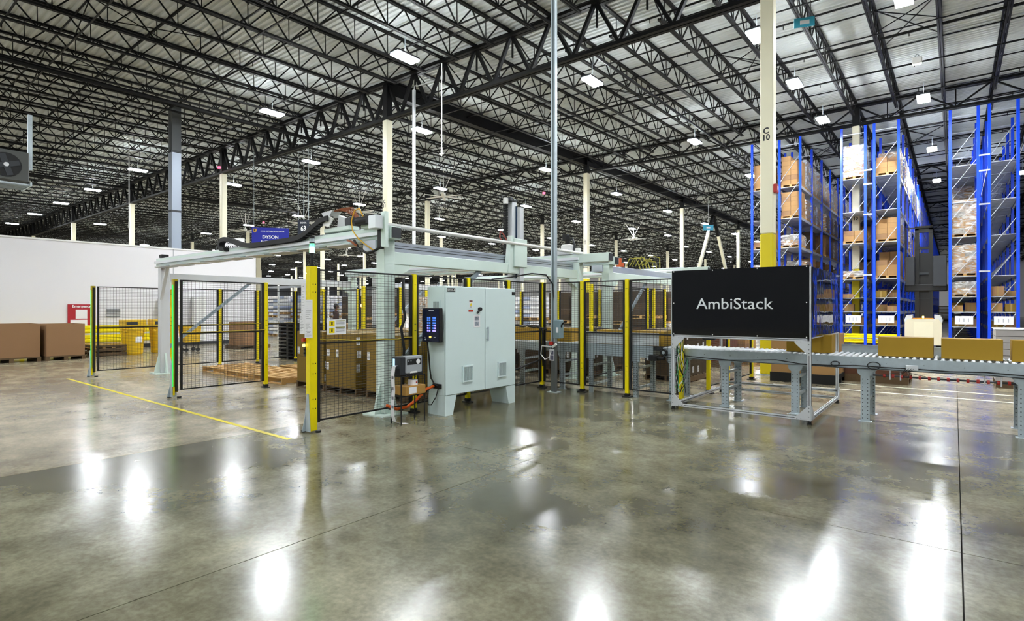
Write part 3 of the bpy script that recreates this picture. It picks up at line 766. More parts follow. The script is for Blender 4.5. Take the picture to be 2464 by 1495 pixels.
# local frame: x along the front (towards the back of the hall), front face at y = 0 facing -y local
W_, D_, H_ = 1.62, .4, 1.63
cab = thing('control_cabinet', 'pale green double-door electrical cabinet with number plate KY41L-B', 'cabinet', (-5.885, 5.83, 0), rzc)
Z0 = .3
MB().cbox(0, W_, .02, D_, Z0, Z0 + H_, .006).obj('body', m_cab, cab)
dw = .865
def door(x0, x1):
    return MB().cbox(x0 + .0045, x1 - .0045, 0, .018, Z0 + .008, Z0 + H_ - .008, .004).obj('door', m_cab, cab)
MB().box(dw - .012, dw + .012, .012, .021, Z0 + .01, Z0 + H_ - .01).obj('seam_shade_strip', m_matt, cab)  # black strip added behind the door gap to deepen its shade
d1 = door(0, dw); d2 = door(dw, W_)
def vent(parent, x0, x1, z0, z1, y=0):
    f_ = MB().box(x0, x1, y - .02, y, z0, z0 + .02).box(x0, x1, y - .02, y, z1 - .02, z1).box(x0, x0 + .02, y - .02, y, z0 + .02, z1 - .02).box(x1 - .02, x1, y - .02, y, z0 + .02, z1 - .02).obj('vent_frame', m_cab, parent)
    mb = MB(); mb.box(x0 + .02, x1 - .02, y - .004, y - .001, z0 + .02, z1 - .02, 1)
    n = 9
    for k in range(n):
        xx = x0 + .025 + (x1 - x0 - .05) * k / (n - 1); mb.box(xx - .003, xx + .003, y - .018, y - .004, z0 + .02, z1 - .02, 0)
    mb.obj('vent_louvre', [m_cab, m_dkgrey], parent)
vent(d1, .34, .58, .47, .72); vent(d2, 1.16, 1.38, .47, .72)
# handles
MB().bar((dw + .035, -.035, 1.08), (dw + .035, -.035, 1.3), .022, .02).bar((dw + .035, 0, 1.1), (dw + .035, -.035, 1.1), .018).bar((dw + .035, 0, 1.28), (dw + .035, -.035, 1.28), .018).obj('handle', m_galv, d2)
MB().cyl((.725, 0, 1.585), (.725, -.04, 1.585), .03, 12).bar((.73, -.035, 1.59), (.63, -.045, 1.52), .022, .02).obj('rotary_switch', m_matt, d1)
MB().box(.035, .2, -.003, 0, 1.845, 1.9).obj('number_plate', m_matt, d1)
text('KY41L-B', .05, d1, (.118, -.0035, 1.872), m_white, sx=.86, bold=.01)
MB().box(W_ - .095, W_ - .015, -.003, 0, 1.82, 1.875).obj('number_plate', m_matt, d2)
mb = MB().box(.5, .57, -.003, 0, 1.6, 1.72, 0).box(.5, .57, -.0045, -.003, 1.7, 1.72, 1); mb.add([(.512, -.005, 1.64), (.558, -.005, 1.64), (.535, -.005, 1.688)], [(0, 1, 2)], 2)
mb.box(.485, .585, -.003, 0, 1.545, 1.575, 3).box(.51, .56, -.0045, -.003, 1.615, 1.625, 4)
mb.obj('warning_label', [m_paper, mat('label_maroon', '#6d2f2c', .5), m_yel, mat('label_red', '#c23a1d', .5), m_print], d1)
mb = MB().cbox(.6, .745, -.003, 0, 1.3, 1.49, .001, 0).box(.62, .72, -.0045, -.003, 1.41, 1.47, 1).box(.62, .72, -.0045, -.003, 1.325, 1.39, 1)
mb.bar((.66, -.006, 1.46), (.68, -.006, 1.43), .008, .002, 2).bar((.66, -.006, 1.38), (.68, -.006, 1.345), .008, .002, 2)
mb.obj('instruction_label', [m_paper, mat('photo_grey', '#9aa0ad', .6), m_matt], d1)
# plinth legs
for x0, s in ((0, 1), (W_, -1)):
    MB().prism([(x0, .0), (x0 + s*.16, .0), (x0 + s*.24, Z0), (x0, Z0)], 'y', .01, D_ - .01).obj('plinth_leg', m_cab, cab)
# lifting eyes
for x in (.05, W_ - .06):
    pts = [(x + .022*math.cos(a), .2, Z0 + H_ + .035 + .022*math.sin(a)) for a in [k*math.pi/5 for k in range(11)]]
    MB().tube(pts, .006, 5).cyl((x, .2, Z0 + H_ - .01), (x, .2, Z0 + H_ + .015), .01, 8).obj('lifting_eye', m_alu, cab)
# side vent (left side, facing -x local)
mb = MB().box(-.012, 0, .1, .26, 1.5, 1.72, 0).box(-.014, -.012, .13, .25, 1.5, 1.7, 1)
for k in range(6): mb.box(-.018, -.014, .135 + k*.019, .141 + k*.019, 1.5, 1.7, 0)
mb.obj('side_vent', [m_cab, mat('louvre_grey', '#6f7672', .5)], cab)
# operator panel on that side
hm = thing('operator_panel', 'dark operator panel with lit blue keys fixed to the cabinet side', 'control panel', (-5.885, 5.83, 0), rzc)
px0, px1 = -.135, -.07
MB().cbox(px0, px1, -.02, .36, 1.1, 1.6, .006).obj('housing', m_matt, hm)
MB().box(px0 - .004, px0, -.01, .35, 1.11, 1.59).obj('face', m_navy, hm)
mb = MB()
for gx in (0, 1):
    for r_ in range(6):
        for c_ in (0, 1):
            y = .215 - gx*.12 - c_*.04; z = 1.445 - r_*.038; v = 1 if r_ >= 3 and (c_ + gx) % 2 == (0 if gx == 0 else 0) or r_ == 5 else 0
            mb.box(px0 - .008, px0 - .004, y, y + .029, z, z + .025, v)
mb.obj('lit_keys', [m_key, m_key2], hm)
MB().cyl((px0 - .004, .17, 1.175), (px0 - .02, .17, 1.175), .017, 14).obj('yellow_button', mat('button_yellow', (1, .75, .15, 1), .4, emit=.3), hm)
MB().cyl((px0 - .004, .28, 1.135), (px0 - .012, .28, 1.135), .012, 12).obj('indicator', m_white, hm)
MB().box(px0 - .006, px0 - .004, .1, .21, 1.565, 1.572).box(px0 - .006, px0 - .004, .06, .1, 1.17, 1.175).box(px0 - .006, px0 - .004, .28, .31, 1.165, 1.17).obj('nameplate', m_white, hm)
MB().box(px1, .0, .1, .24, 1.25, 1.45).obj('mounting_bracket', m_dkgrey, hm)
MB().bar((-.07, .37, 1.5), (-.07, .42, 1.47), .012).bar((-.07, .42, 1.47), (-.07, .42, 1.38), .012).bar((-.07, .42, 1.38), (-.07, .37, 1.35), .012).obj('side_handle', m_matt, hm)
def cabpt(x, y, z):
    c_, s_ = math.cos(rzc), math.sin(rzc); return (-5.885 + c_*x - s_*y, 5.83 + s_*x + c_*y, z)
cable('black cable dropping from the operator panel to the cabinet side', [cabpt(-.09, .3, 1.1), cabpt(-.05, .31, .9), cabpt(-.04, .3, .7), cabpt(-.04, .27, .55), cabpt(-.04, .2, .47), cabpt(-.04, .13, .44)], .012, m_matt)
cable('thin black cable loop hanging below the cabinet side gland', [cabpt(-.03, .12, .42), cabpt(-.06, .14, .28), cabpt(-.08, .22, .16), cabpt(-.07, .3, .15), cabpt(-.04, .34, .25), cabpt(-.02, .35, .4)], .007, m_matt)
o = MB().box(-.03, 0, .08, .25, .4, .47).obj('cable_gland', m_matt, cab)
cable('orange corrugated cable sweeping from the cabinet under the printer stand', [cabpt(-.04, .2, .44), cabpt(-.15, .25, .4), cabpt(-.28, .32, .25), cabpt(-.42, .36, .16), cabpt(-.6, .38, .15), cabpt(-.75, .42, .22)], .022, m_orange)
cable('black cable beside the orange one under the printer stand', [cabpt(-.04, .23, .43), cabpt(-.15, .28, .36), cabpt(-.3, .34, .2), cabpt(-.5, .4, .12), cabpt(-.7, .43, .16)], .014, m_matt)

# ------------------------------------------------------------------ label printer on its stand
st = thing('printer_stand', 'small black wire stand holding the label printer', 'stand', (-6.03, 5.24, 0))
# footprint: x -.1..+.1, y -.21..+.21
lx, ly = .105, .215
for sx in (-1, 1):
    for sy in (-1, 1):
        MB().bar((sx*lx, sy*ly, 0), (sx*lx, sy*ly, .665 if True else .4), .014).cyl((sx*lx, sy*ly, 0), (sx*lx, sy*ly, .05), .011, 8).obj('leg', m_matt, st)
for z, nm in ((.66, 'top_shelf'), (.385, 'lower_shelf')):
    mb = MB()
    for sx in (-1, 1): mb.bar((sx*lx, -ly, z), (sx*lx, ly, z), .014)
    for sy in (-1, 1): mb.bar((-lx, sy*ly, z), (lx, sy*ly, z), .014)
    for k in range(6): mb.bar((-lx, -ly + .06 + k*.062, z), (lx, -ly + .06 + k*.062, z), .005)
    mb.obj(nm, m_matt, st)
pr = thing('label_printer', 'grey and black label printer with a long paper strip hanging out', 'printer', (-6.03, 5.24, .668))
MB().cbox(-.1, .1, -.215, .2, 0, .26, .012).obj('body', m_dkgrey, pr)
MB().cbox(.02, .115, -.14, .16, .03, .265, .01).obj('side_cover', mat('printer_grey', '#a9aeb4', .35), pr)
MB().box(.1155, .117, -.12, .14, .145, .225).obj('window', m_matt, pr)
MB().cyl((.116, .08, .185), (.122, .08, .185), .035, 14).obj('label_spool', m_paper, pr)
MB().cyl((.116, -.09, .2), (.12, -.09, .2), .008, 8).cyl((.116, -.05, .2), (.12, -.05, .2), .008, 8).obj('roller_cap', m_alu, pr)
MB().prism([(-.07, .03), (.07, .03), (.05, .055), (-.05, .055)], 'x', .1155, .119).obj('grip', m_white, pr)
MB().box(-.07, -.03, -.217, -.215, .13, .23).obj('display', mat('display_blue', (.3, .65, 1, 1), .3, emit=.6), pr)
MB().box(-.08, .07, -.219, -.21, .02, .1).obj('outlet', m_matt, pr)
# paper strip
pts = [(0, -.215, .14), (0, -.26, .13), (-.005, -.275, .02), (.0, -.265, -.2), (-.01, -.275, -.4), (-.02, -.26, -.55), (-.015, -.235, -.63), (.02, -.18, -.66), (.09, -.1, -.664)]
mb = MB(); w = .075
vs = []
for i, p in enumerate(pts): vs += [(p[0] - w/2, p[1], p[2]), (p[0] + w/2, p[1], p[2])]
nn = len(vs); vs += [(v[0], v[1] + .001, v[2] + .001) for v in vs]
fs = []
for i in range(len(pts) - 1): fs += [(2*i, 2*i + 1, 2*i + 3, 2*i + 2), (nn + 2*i, nn + 2*i + 2, nn + 2*i + 3, nn + 2*i + 1), (2*i, 2*i + 2, nn + 2*i + 2, nn + 2*i), (2*i + 1, nn + 2*i + 1, nn + 2*i + 3, 2*i + 3)]
fs += [(0, nn, nn + 1, 1), (nn - 2, nn - 1, 2*nn - 1, 2*nn - 2)]
mb.add(vs, fs, 0)
for z in (-.02, -.17, -.3, -.42): mb.box(-.022, .018, -.2785 if z > -.35 else -.281, -.276, z - .02, z + .02, 1)
mb.obj('paper_strip', [m_paper, m_print], pr)
bx = thing('carton', 'small tan carton with white label on the printer stand shelf', 'box', (-6.03, 5.28, .394))
MB().cbox(-.1, .13, -.2, .17, 0, .125, .003).obj('body', mat('carton_orange', '#b0843e', .7, noise=.06), bx)
MB().box(.131, .133, -.14, -.0, .02, .11).obj('label', m_paper, bx)
o = MB()
nseg = 20
vs = []; fs = []
for rr, z in ((.07, 0), (.07, .075), (.03, .075), (.03, 0)):
    for k in range(nseg): a = 2*math.pi*k/nseg; vs.append((rr*math.cos(a), rr*math.sin(a), z))
for q in range(4):
    for k in range(nseg): fs.append((q*nseg + k, q*nseg + (k+1) % nseg, ((q+1) % 4)*nseg + (k+1) % nseg, ((q+1) % 4)*nseg + k))
o.add(vs, fs); o.box(.055, .0715, -.005, .02, .03, .05, 1)
tag(o.obj('label_roll', [m_paper, m_red], loc=(-6.0, 5.3, .519)), 'white roll of labels lying on the small carton', 'roll')
# ------------------------------------------------------------------ sign frame
sf = thing('sign_display_frame', 'aluminium profile frame carrying the black AmbiStack sign panel around the conveyor', 'sign', (-3.5, 8.53, 0))
FW, FD = 1.94, 2.32
def profile(mb, a, b, w=.045):
    mb.bar(a, b, w, w, 0); a = Vector(a); b = Vector(b)
def prof_obj(name, a, b, w=.045):
    a = Vector(a); b = Vector(b); mb = MB()
    d = (b - a).normalized()
    mb.bar(a, b, w, w, 0)
    # slots: dark grooves on the outward faces
    up = Vector((0, 0, 1)) if abs(d.z) < .9 else Vector((1, 0, 0))
    r = d.cross(up).normalized(); t_ = r.cross(d).normalized()
    for n_ in (r, -r, t_, -t_):
        side = d.cross(n_)
        mb.bar(a + n_*(w/2 + .0004), b + n_*(w/2 + .0004), .007 if abs(n_.dot(Vector((0,0,1)))) < .5 or True else .007, .007, 1, up=tuple(n_))
    return mb.obj(name, [m_aluw, m_dkgrey], sf)
for x in (0, FW):
    for y in (0, FD):
        prof_obj('upright', (x, y, .05), (x, y, 2.17))
        MB().cyl((x, y, 0), (x, y, .05), .025, 10).cyl((x, y, 0), (x, y, .015), .035, 12).obj('levelling_foot', m_matt, sf)
for z in (.08,):
    prof_obj('bottom_rail', (0, 0, z), (FW, 0, z)); prof_obj('bottom_rail', (0, FD, z), (FW, FD, z))
    prof_obj('bottom_rail', (0, 0, z), (0, FD, z)); prof_obj('bottom_rail', (FW, 0, z), (FW, FD, z))
prof_obj('bottom_rail', (0, FD, z + .12), (FW, FD, z + .12))
for z in (1.165, 2.15):
    prof_obj('cross_rail', (0, 0, z), (FW, 0, z))
prof_obj('cross_rail', (FW, 0, 2.15), (FW, FD, 2.15)); prof_obj('cross_rail', (FW, 0, 1.2), (FW, FD, 1.2)); prof_obj('cross_rail', (0, FD, 2.15), (FW, FD, 2.15)); prof_obj('cross_rail', (0, 0, 2.15), (0, FD, 2.15))
def gusset(x, y, z, sx, sz, axis):
    p = [(0, 0), (sx*.2, 0), (sx*.2, sz*.03), (sx*.03, sz*.2), (0, sz*.2)]
    mb = MB()
    if axis == 'y':
        mb.prism([(x + a, z + b) for a, b in p], 'y', y - .008, y)
        for a, b in ((.02, .05), (.02, .12), (.02, .17), (.12, .015), (.17, .015)): mb.cyl((x + sx*a, y - .011, z + sz*b), (x + sx*a, y - .008, z + sz*b), .006, 6, 1)
    else: mb.prism([(y + a, z + b) for a, b in p], 'x', x, x + .008)
    mb.obj('gusset_plate', [m_grey, m_dkgrey], sf)
gusset(-.02, -.024, .06, 1, 1, 'y'); gusset(FW + .02, -.024, .06, -1, 1, 'y'); gusset(-.02, -.024, 1.15, 1, -1, 'y'); gusset(FW + .02, -.024, 1.15, -1, -1, 'y')
gusset(FW + .024, -.02, .06, 1, 1, 'x'); gusset(FW + .024, FD + .02, .06, -1, 1, 'x'); gusset(-.02, FD - .024, .06, 1, 1, 'y'); gusset(.02, FD + .02, .06, -1, 1, 'x')
pn = MB().box(-.01, FW + .0, -.032, -.026, 1.185, 2.19).obj('front_panel', m_gloss, sf, label='glossy black front panel')
text('AmbiStack', .232, pn, (.93, -.0325, 1.66), mat('sign_white', '#e9ebef', .4), bold=.002, sx=1.1)
mb = MB()
for x in (.02, .63, 1.27, FW - .03):
    for z in (1.2, 2.175): mb.cyl((x, -.036, z), (x, -.032, z), .009, 8)
for x in (.02, FW - .03): mb.cyl((x, -.036, 1.68), (x, -.032, 1.68), .009, 8)
mb.obj('rivet', m_white, sf)
MB().box(FW + .026, FW + .031, .0, FD + .02, 1.2, 2.17).obj('side_panel', m_gloss2, sf, label='glossy black side panel reflecting the racks')
MB().box(-.031, -.026, .0, FD, 1.2, 2.17).obj('side_panel', m_gloss, sf)
# ------------------------------------------------------------------ conveyors
CY0, CY1 = 9.25, 10.0
def conveyor(label, x0, x1, ztop_=.93, legs=(), guards=(), detail=True, y0=CY0, y1=CY1, name='roller_conveyor'):
    t = thing(name, label, 'conveyor', (x0, y0, 0)); L = x1 - x0; Wd = y1 - y0
    for y, nm in ((0, 'side_rail'), (Wd, 'side_rail')):
        s = 1 if y == 0 else -1
        r_ = MB().box(0, L, min(y, y + s*.04), max(y, y + s*.04), ztop_ - .19, ztop_ - .185).box(0, L, y - .002, y + .002, ztop_ - .19, ztop_ - .02).box(0, L, min(y, y + s*.02), max(y, y + s*.02), ztop_ - .022, ztop_ - .02).obj('side_rail', m_galv, t)
        if y == 0:
            mb = MB(); k = .3
            while k < L - .1:
                mb.cyl((k, -.006, ztop_ - .1), (k, -.002, ztop_ - .1), .006, 6); k += .42
            mb.obj('bolt', m_dkgrey, r_)
    n = int(L / .078); me = MB().cyl((0, .01, 0), (0, Wd - .01, 0), .025, 10)
    me.cyl((0, -.001, 0), (0, .012, 0), .007, 6); me = smooth(me.mesh('roller', m_aluw))
    for k in range(n): link('roller', me, t, (.04 + k*.078, 0, ztop_ - .026))
    for lx_ in legs:
        for y in (.02, Wd - .02):
            mb = MB(); sgn = 1 if y < .3 else -1
            mb.box(lx_ - .055, lx_ + .055, y - .003, y + .003, 0, ztop_ - .19).box(lx_ - .055, lx_ - .05, y, y + sgn*.04, 0, ztop_ - .19).box(lx_ + .05, lx_ + .055, y, y + sgn*.04, 0, ztop_ - .19)
            k = .04
            while k < ztop_ - .3:
                for s in (-.03, .03): mb.box(lx_ + s - .006, lx_ + s + .006, y - .0045, y + .0045, k, k + .012, 1)
                k += .055
            lg = mb.obj('leg', [m_galv, m_dkgrey], t)
            MB().box(lx_ - .08, lx_ + .08, y - .05, y + .05, 0, .008).obj('foot_plate', m_galv, lg)
            MB().prism([(lx_ - .1, ztop_ - .19), (lx_ + .1, ztop_ - .19), (lx_ + .09, ztop_ - .25), (lx_ + .04, ztop_ - .3), (lx_ - .04, ztop_ - .3), (lx_ - .09, ztop_ - .25)], 'y', y - .008, y - .003).obj('leg_bracket', m_galv, lg)
        MB().box(lx_ - .02, lx_ + .02, .02, Wd - .02, ztop_ - .4, ztop_ - .36).box(lx_ - .02, lx_ + .02, .02, Wd - .02, .26, .3).obj('cross_brace', m_galv, t)
    for a, b, hgt in guards:
        MB().box(a, b, Wd + .02, Wd + .03, ztop_ - .02, ztop_ + hgt).box(a, b, Wd + .0, Wd + .02, ztop_ + hgt - .006, ztop_ + hgt).obj('rear_guide', m_galv, t)
    return t, L
cA, LA = conveyor('galvanised roller conveyor inside the cell behind the corner fence', -10.4, -5.6, legs=(.6, 1.9, 3.3, 4.3))
cC, LC = conveyor('long galvanised roller conveyor running out of the cell under the sign to the right', -3.98, 4.2, legs=(.15, 1.05, 2.09, 2.99, 4.65, 6.3), guards=((2.6, 4.1, .11), (4.8, 6.5, .11)))
# belt section with tall side panels
t = thing('belt_conveyor', 'grey belt conveyor section with tall side panels behind the right fence', 'conveyor', (-5.55, 9.22, 0))
MB().box(0, 1.5, 0, .012, .94, 1.16).box(0, 1.5, -.01, 0, 1.15, 1.16).obj('upper_side_panel', m_aluw, t)
MB().box(0, 1.4, -.01, .002, .72, .93).box(0, 1.4, -.02, -.01, .92, .93).obj('lower_side_panel', m_galv, t)
MB().box(0, 1.5, .03, .74, .86, .92).obj('belt', m_dkgrey, t)
MB().box(0, 1.5, .76, .775, .72, 1.16).obj('rear_side_panel', m_aluw, t)
for lx_ in (.14, 1.06):
    for y in (.0, .72):
        mb = MB().box(lx_ - .045, lx_ + .045, y, y + .006, 0, .72).box(lx_ - .045, lx_ - .04, y, y + .04, 0, .72).box(lx_ + .04, lx_ + .045, y, y + .04, 0, .72)
        for k in range(12):
            for s in (-.025, .025): mb.box(lx_ + s - .006, lx_ + s + .006, y - .0015, y, .04 + k*.055, .052 + k*.055, 1)
        l = mb.obj('leg', [m_galv, m_dkgrey], t)
        MB().box(lx_ - .09, lx_ + .09, y - .01, y, .64, .72).obj('leg_bracket', m_galv, l)
    MB().box(lx_ - .02, lx_ + .02, .02, .72, .5, .54).box(lx_ - .02, lx_ + .02, .02, .72, .14, .18).obj('cross_brace', m_galv, t)
MB().cyl((1.6, -.03, .83), (1.6, .05, .83), .06, 16).cyl((1.6, -.035, .83), (1.6, -.03, .83), .028, 12, 1).obj('drive_pulley', [m_matt, m_galv], t)
MB().cbox(1.36, 1.5, -.12, .05, .68, .78, .01).cyl((1.5, -.04, .73), (1.62, -.04, .73), .035, 10).obj('gear_motor', m_matt, t)
# underside pneumatic tube with red rings on the outer conveyor
t = thing('air_line', 'dark air pipe with red rings and hoses slung under the outer conveyor', 'pipe', (-.9, 9.3, .66))
MB().cyl((0, 0, 0), (2.5, 0, 0), .012, 8).obj('pipe', m_dkgrey, t)
mb = MB()
for k in range(24): mb.cyl((.12 + k*.1, 0, 0), (.15 + k*.1, 0, 0), .026, 10)
mb.obj('red_ring', m_red, t)
for x in (.2, .32, 1.2, 1.36, 2.1, 2.22): MB().box(x - .008, x + .008, -.02, .0, -.05, .09).obj('hanger', m_aluw, t)
cable('black cable stapled along the near rail of the outer conveyor', [(-3.9 + .35*k, 9.235, .775 + .014*math.sin(k*1.7) + (.02 if k % 5 == 0 else 0)) for k in range(23)], .008, m_matt)
cable('thin grey cable along the lower lip of the outer conveyor', [(-3.9 + .35*k, 9.238, .75 + .008*math.sin(k*2.3)) for k in range(23)], .005, m_dkgrey)
def coil(label, x, z, r):
    pts = [(x + r*math.cos(a)*1.5, 9.225 - .002*i, z + r*math.sin(a)) for i, a in enumerate([k*2*math.pi/14 for k in range(30)])]
    cable(label, pts, .006, m_matt)
coil('coil of black cable on the conveyor rail right of the sign frame', -1.35, .8, .035)
coil('larger coil of black cable on the conveyor rail above the support leg', -.88, .8, .05)
for i, x in enumerate((-.45, 1.25)):
    t = thing('valve_block', ['small grey valve block with hoses on the conveyor rail left of centre', 'small grey valve block on the conveyor rail at the right edge'][i], 'valve', (x, 9.23, .79))
    MB().cbox(-.07, .07, -.025, .0, -.03, .04, .005).obj('block', m_aluw, t)
    mb = MB()
    for k in range(4): mb.tube([(-.06 + .03*k, -.02, 0), (-.1 + .02*k, -.04, -.06), (-.3 + .15*k, -.02, -.1)], .004, 5)
    mb.obj('hose', m_matt, t)
# green wire bundle by the corner post
mb = MB(); rnd = random.Random(8)
for k in range(9):
    x = -3.55 + rnd.uniform(-.1, .05)
    mb.tube([(x + rnd.uniform(-.06, .06), 9.05 + rnd.uniform(-.05, .05), z) for z in (1.1, .9, .75, .6, .42, .3, .2)], .006, 5, k % 3)
tag(mb.obj('wire_bundle', [mat('green_wire', '#3c9a58', .5), m_white, m_matt]), 'tangled green, white and black wires hanging inside the sign frame post', 'wires')
for i, (x, y, lab) in enumerate(((-3.35, 9.75, 'black sensor camera head under the sign panel, left one'), (-2.7, 10.3, 'black sensor camera head under the sign panel, right one'))):
    t = thing('scanner', lab, 'sensor', (x, y, 1.05))
    MB().cbox(-.11, .11, -.05, .05, 0, .1, .01).obj('head', m_matt, t); MB().cyl((0, 0, .1), (0, 0, 1.1), .01, 8).obj('rod', m_alu, t)

# ------------------------------------------------------------------ cartons
CL, CW, CH = .62, .31, .268
def carton_proto(m, seed=0, labelled=1):
    t = thing('carton', 'x', 'box')
    MB().cbox(-CL/2, CL/2, -CW/2, CW/2, 0, CH, .003).obj('body', m, t)
    MB().box(-CL/2 + .01, CL/2 - .01, -.03, .03, CH, CH + .001).obj('tape', m_tape, t)
    if labelled:
        MB().box(CL/2 + .0005, CL/2 + .0015, -.12, -.03, .06, .2).box(-CL/2 + .02, -CL/2 + .1, -CW/2 - .0015, -CW/2 - .0005, .05, .2).obj('label', m_paper, t)
        mb = MB()
        for k in range(5): mb.box(-CL/2 + .03, -CL/2 + .09, -CW/2 - .0025, -CW/2 - .0016, .07 + k*.024, .08 + k*.024)
        for k in range(5): mb.box(CL/2 + .0016, CL/2 + .0024, -.11, -.04, .08 + k*.024, .09 + k*.024)
        mb.obj('print', m_print, t)
    return t
cb = carton_proto(m_box); cm_ = carton_proto(m_box2, labelled=0)
for i, (x, lab) in enumerate(((-.535, 'long mustard carton on the outer conveyor, left of three nearest the right edge'), (.17, 'long mustard carton on the outer conveyor, middle of three nearest the right edge'),
                              (.875, 'long mustard carton on the outer conveyor cut by the right edge'))):
    dup(cm_, (x, 9.52, .93), lab, rz=0, group='cartons on the outer conveyor')
for x, y, rz, lab in ((-1.74, 9.6, 0, 'mustard carton on the conveyor just right of the sign frame upright'),
                      (-3.0, 9.5, 0, 'mustard carton on the conveyor behind the first fence post under the sign')):
    if x == -3.0: continue
    dup(cm_, (x, y, .93), lab, rz=rz, group='cartons on the outer conveyor')
for x, y, rz, lab in ((-9.3, 9.6, 0, 'far carton on the inner conveyor, seen left above the conveyor by the cabinet'), (-8.2, 9.6, 0, 'carton on the inner conveyor just right of the cabinet'),
                      (-7.2, 9.6, 0, 'carton on the inner conveyor left of the grey strut'), (-6.3, 9.6, 0, 'carton on the inner conveyor just right of the grey strut'),
                      (-5.1, 9.6, 0, 'carton on the belt section between two right fence posts'), (-4.35, 9.6, 0, 'carton at the right end of the belt section')):
    dup(cm_, (x, y, .93 if x < -5.6 else .92), lab, rz=rz, group='cartons on the inner conveyor')

# ------------------------------------------------------------------ pallets
def pallet(label, loc, w=1.2, d=1.0, rz=0, m=None, group='wooden pallets', cat=True, parent=None):
    m = m or m_wood
    t = thing('wooden_pallet', label, 'pallet', loc, rz, group) if cat else None
    key = (w, d, m.name)
    if key not in PM:
        PM[key] = (MB().box(0, w, 0, .09, .12, .138).mesh('deck_board', m), MB().box(0, .045, 0, d, .018, .12).mesh('stringer', m), MB().box(0, w, 0, .09, 0, .018).mesh('bottom_board', m))
    a, b, c_ = PM[key]
    for k in range(7): link('deck_board', a, t, (0, k*(d - .09)/6, 0))
    for k in range(3): link('stringer', b, t, (k*(w - .045)/2, 0, 0))
    for k in range(3): link('bottom_board', c_, t, (0, k*(d - .09)/2, 0))
    return t
PM = {}
for i, (x, y, lab) in enumerate(((-14.85, 6.15, 'empty wooden pallet on the cell floor, leftmost of the front three'), (-13.5, 6.12, 'empty wooden pallet on the cell floor, middle of the front three'),
                                 (-12.15, 6.1, 'empty wooden pallet on the cell floor, nearest the yellow middle post'),
                                 (-13.6, 7.5, 'empty wooden pallet lying in the second row on the cell floor, left'), (-12.2, 7.5, 'empty wooden pallet lying in the second row beside the carton stack'))):
    pallet(lab, (x, y, 0), 1.15, 1.15, R(1.5*(-1)**i), group='empty pallets on the cell floor')
stacks = [(-10.44, 6.14, 'left front stack'), (-9.4, 6.12, 'middle front stack'), (-8.2, 6.16, 'right front stack'),
          (-10.44, 7.6, 'left rear stack'), (-9.4, 7.6, 'middle rear stack'), (-8.2, 7.6, 'right rear stack'),
          (-9.9, 11.15, 'stack left behind inner conveyor'), (-8.6, 11.1, 'stack behind inner conveyor by cabinet'), (-7.5, 11.1, 'dark stack behind strut'), (-5.4, 11.6, 'stack behind belt conveyor')]
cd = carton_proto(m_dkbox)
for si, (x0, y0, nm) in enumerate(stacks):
    dark = si >= 6  # darker carton colour for amber board, with the shade there painted in
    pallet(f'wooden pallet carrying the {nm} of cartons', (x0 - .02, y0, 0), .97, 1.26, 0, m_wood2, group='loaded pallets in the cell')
    layers = 4
    for L_ in range(layers):
        z = .138 + L_ * (CH - .018)*1.0 if False else .138 + L_ * .25
        flip = (L_ + si) % 2
        cells = []
        cx0 = x0 + (.31 if not flip else .62)
        for k in range(4): cells.append((cx0 if not flip else x0 + .31 + .31, y0 + .155 + k*.312, 0))
        for k in range(2): cells.append(((x0 + .62 + .155) if not flip else x0 + .155, y0 + .31 + k*.624, R(90)))
        for k, (cx_, cy_, rz) in enumerate(cells):
            # drop cartons completely enclosed by others
            pos = ('front', 'second', 'third', 'rear')[k] if k < 4 else ('front end-on', 'rear end-on')[k - 4]
            lay = ('bottom', 'second', 'third', 'top')[L_]
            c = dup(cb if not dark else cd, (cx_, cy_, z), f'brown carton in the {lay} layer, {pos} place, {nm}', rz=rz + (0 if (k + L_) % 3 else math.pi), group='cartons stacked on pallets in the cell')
            c.scale = (.995, .995, .249 / CH)
# ------------------------------------------------------------------ grey strut post with switch box, at the fence corner
t = thing('power_drop_post', 'grey steel strut from floor to roof with an isolator box, right of the cabinet', 'post', (-5.98, 8.82, 0))
MB().cbox(-.05, .05, -.035, .035, .01, .95, .004).obj('lower_post', mat('post_grey', '#777b7e', .35, metal=.5), t)
MB().box(-.11, .11, -.09, .09, 0, .012).obj('base_plate', m_galv, t)
s_ = MB().cbox(-.05, .05, -.035, .035, .95, 10.5, .004).obj('strut', m_galv, t)
mb = MB(); k = 1.0
mb.box(-.014, .014, -.0365, -.035, .96, 10.4, 1)
mb.obj('strut_slot', [m_galv, mat('slot_grey', '#59666b', .4)], s_)
MB().cbox(.05, .2, -.11, .03, 1.03, 1.38, .01).obj('isolator_box', mat('isolator_blue_grey', '#8298a0', .4), t)
MB().bar((.2, -.05, 1.28), (.26, -.06, 1.33), .02).cyl((.18, -.05, 1.26), (.205, -.05, 1.26), .025, 10).obj('isolator_lever', m_matt, t)
MB().box(.12, .17, -.114, -.111, 1.14, 1.24).obj('label', m_paper, t)
MB().cbox(-.06, .02, -.1, -.04, .9, .97, .01).obj('red_connector', m_red, t)
MB().cyl((.0, -.06, .86), (.09, -.06, .92), .025, 8).obj('valve', m_white, t)
MB().box(-.08, .03, -.042, -.038, .6, .82, 0).box(-.06, .015, -.044, -.042, .72, .79, 1).box(-.06, .015, -.044, -.042, .62, .7, 1).obj('notice', [m_paper, mat('photo_grey2', '#6a6a80', .6)], t)
MB().tube([(-.02, -.06, .87), (-.2, -.12, .88), (-.24, -.1, .72), (-.16, -.08, .62), (-.06, -.08, .66), (-.02, -.07, .78)], .009).obj('white_hose', m_white, t)
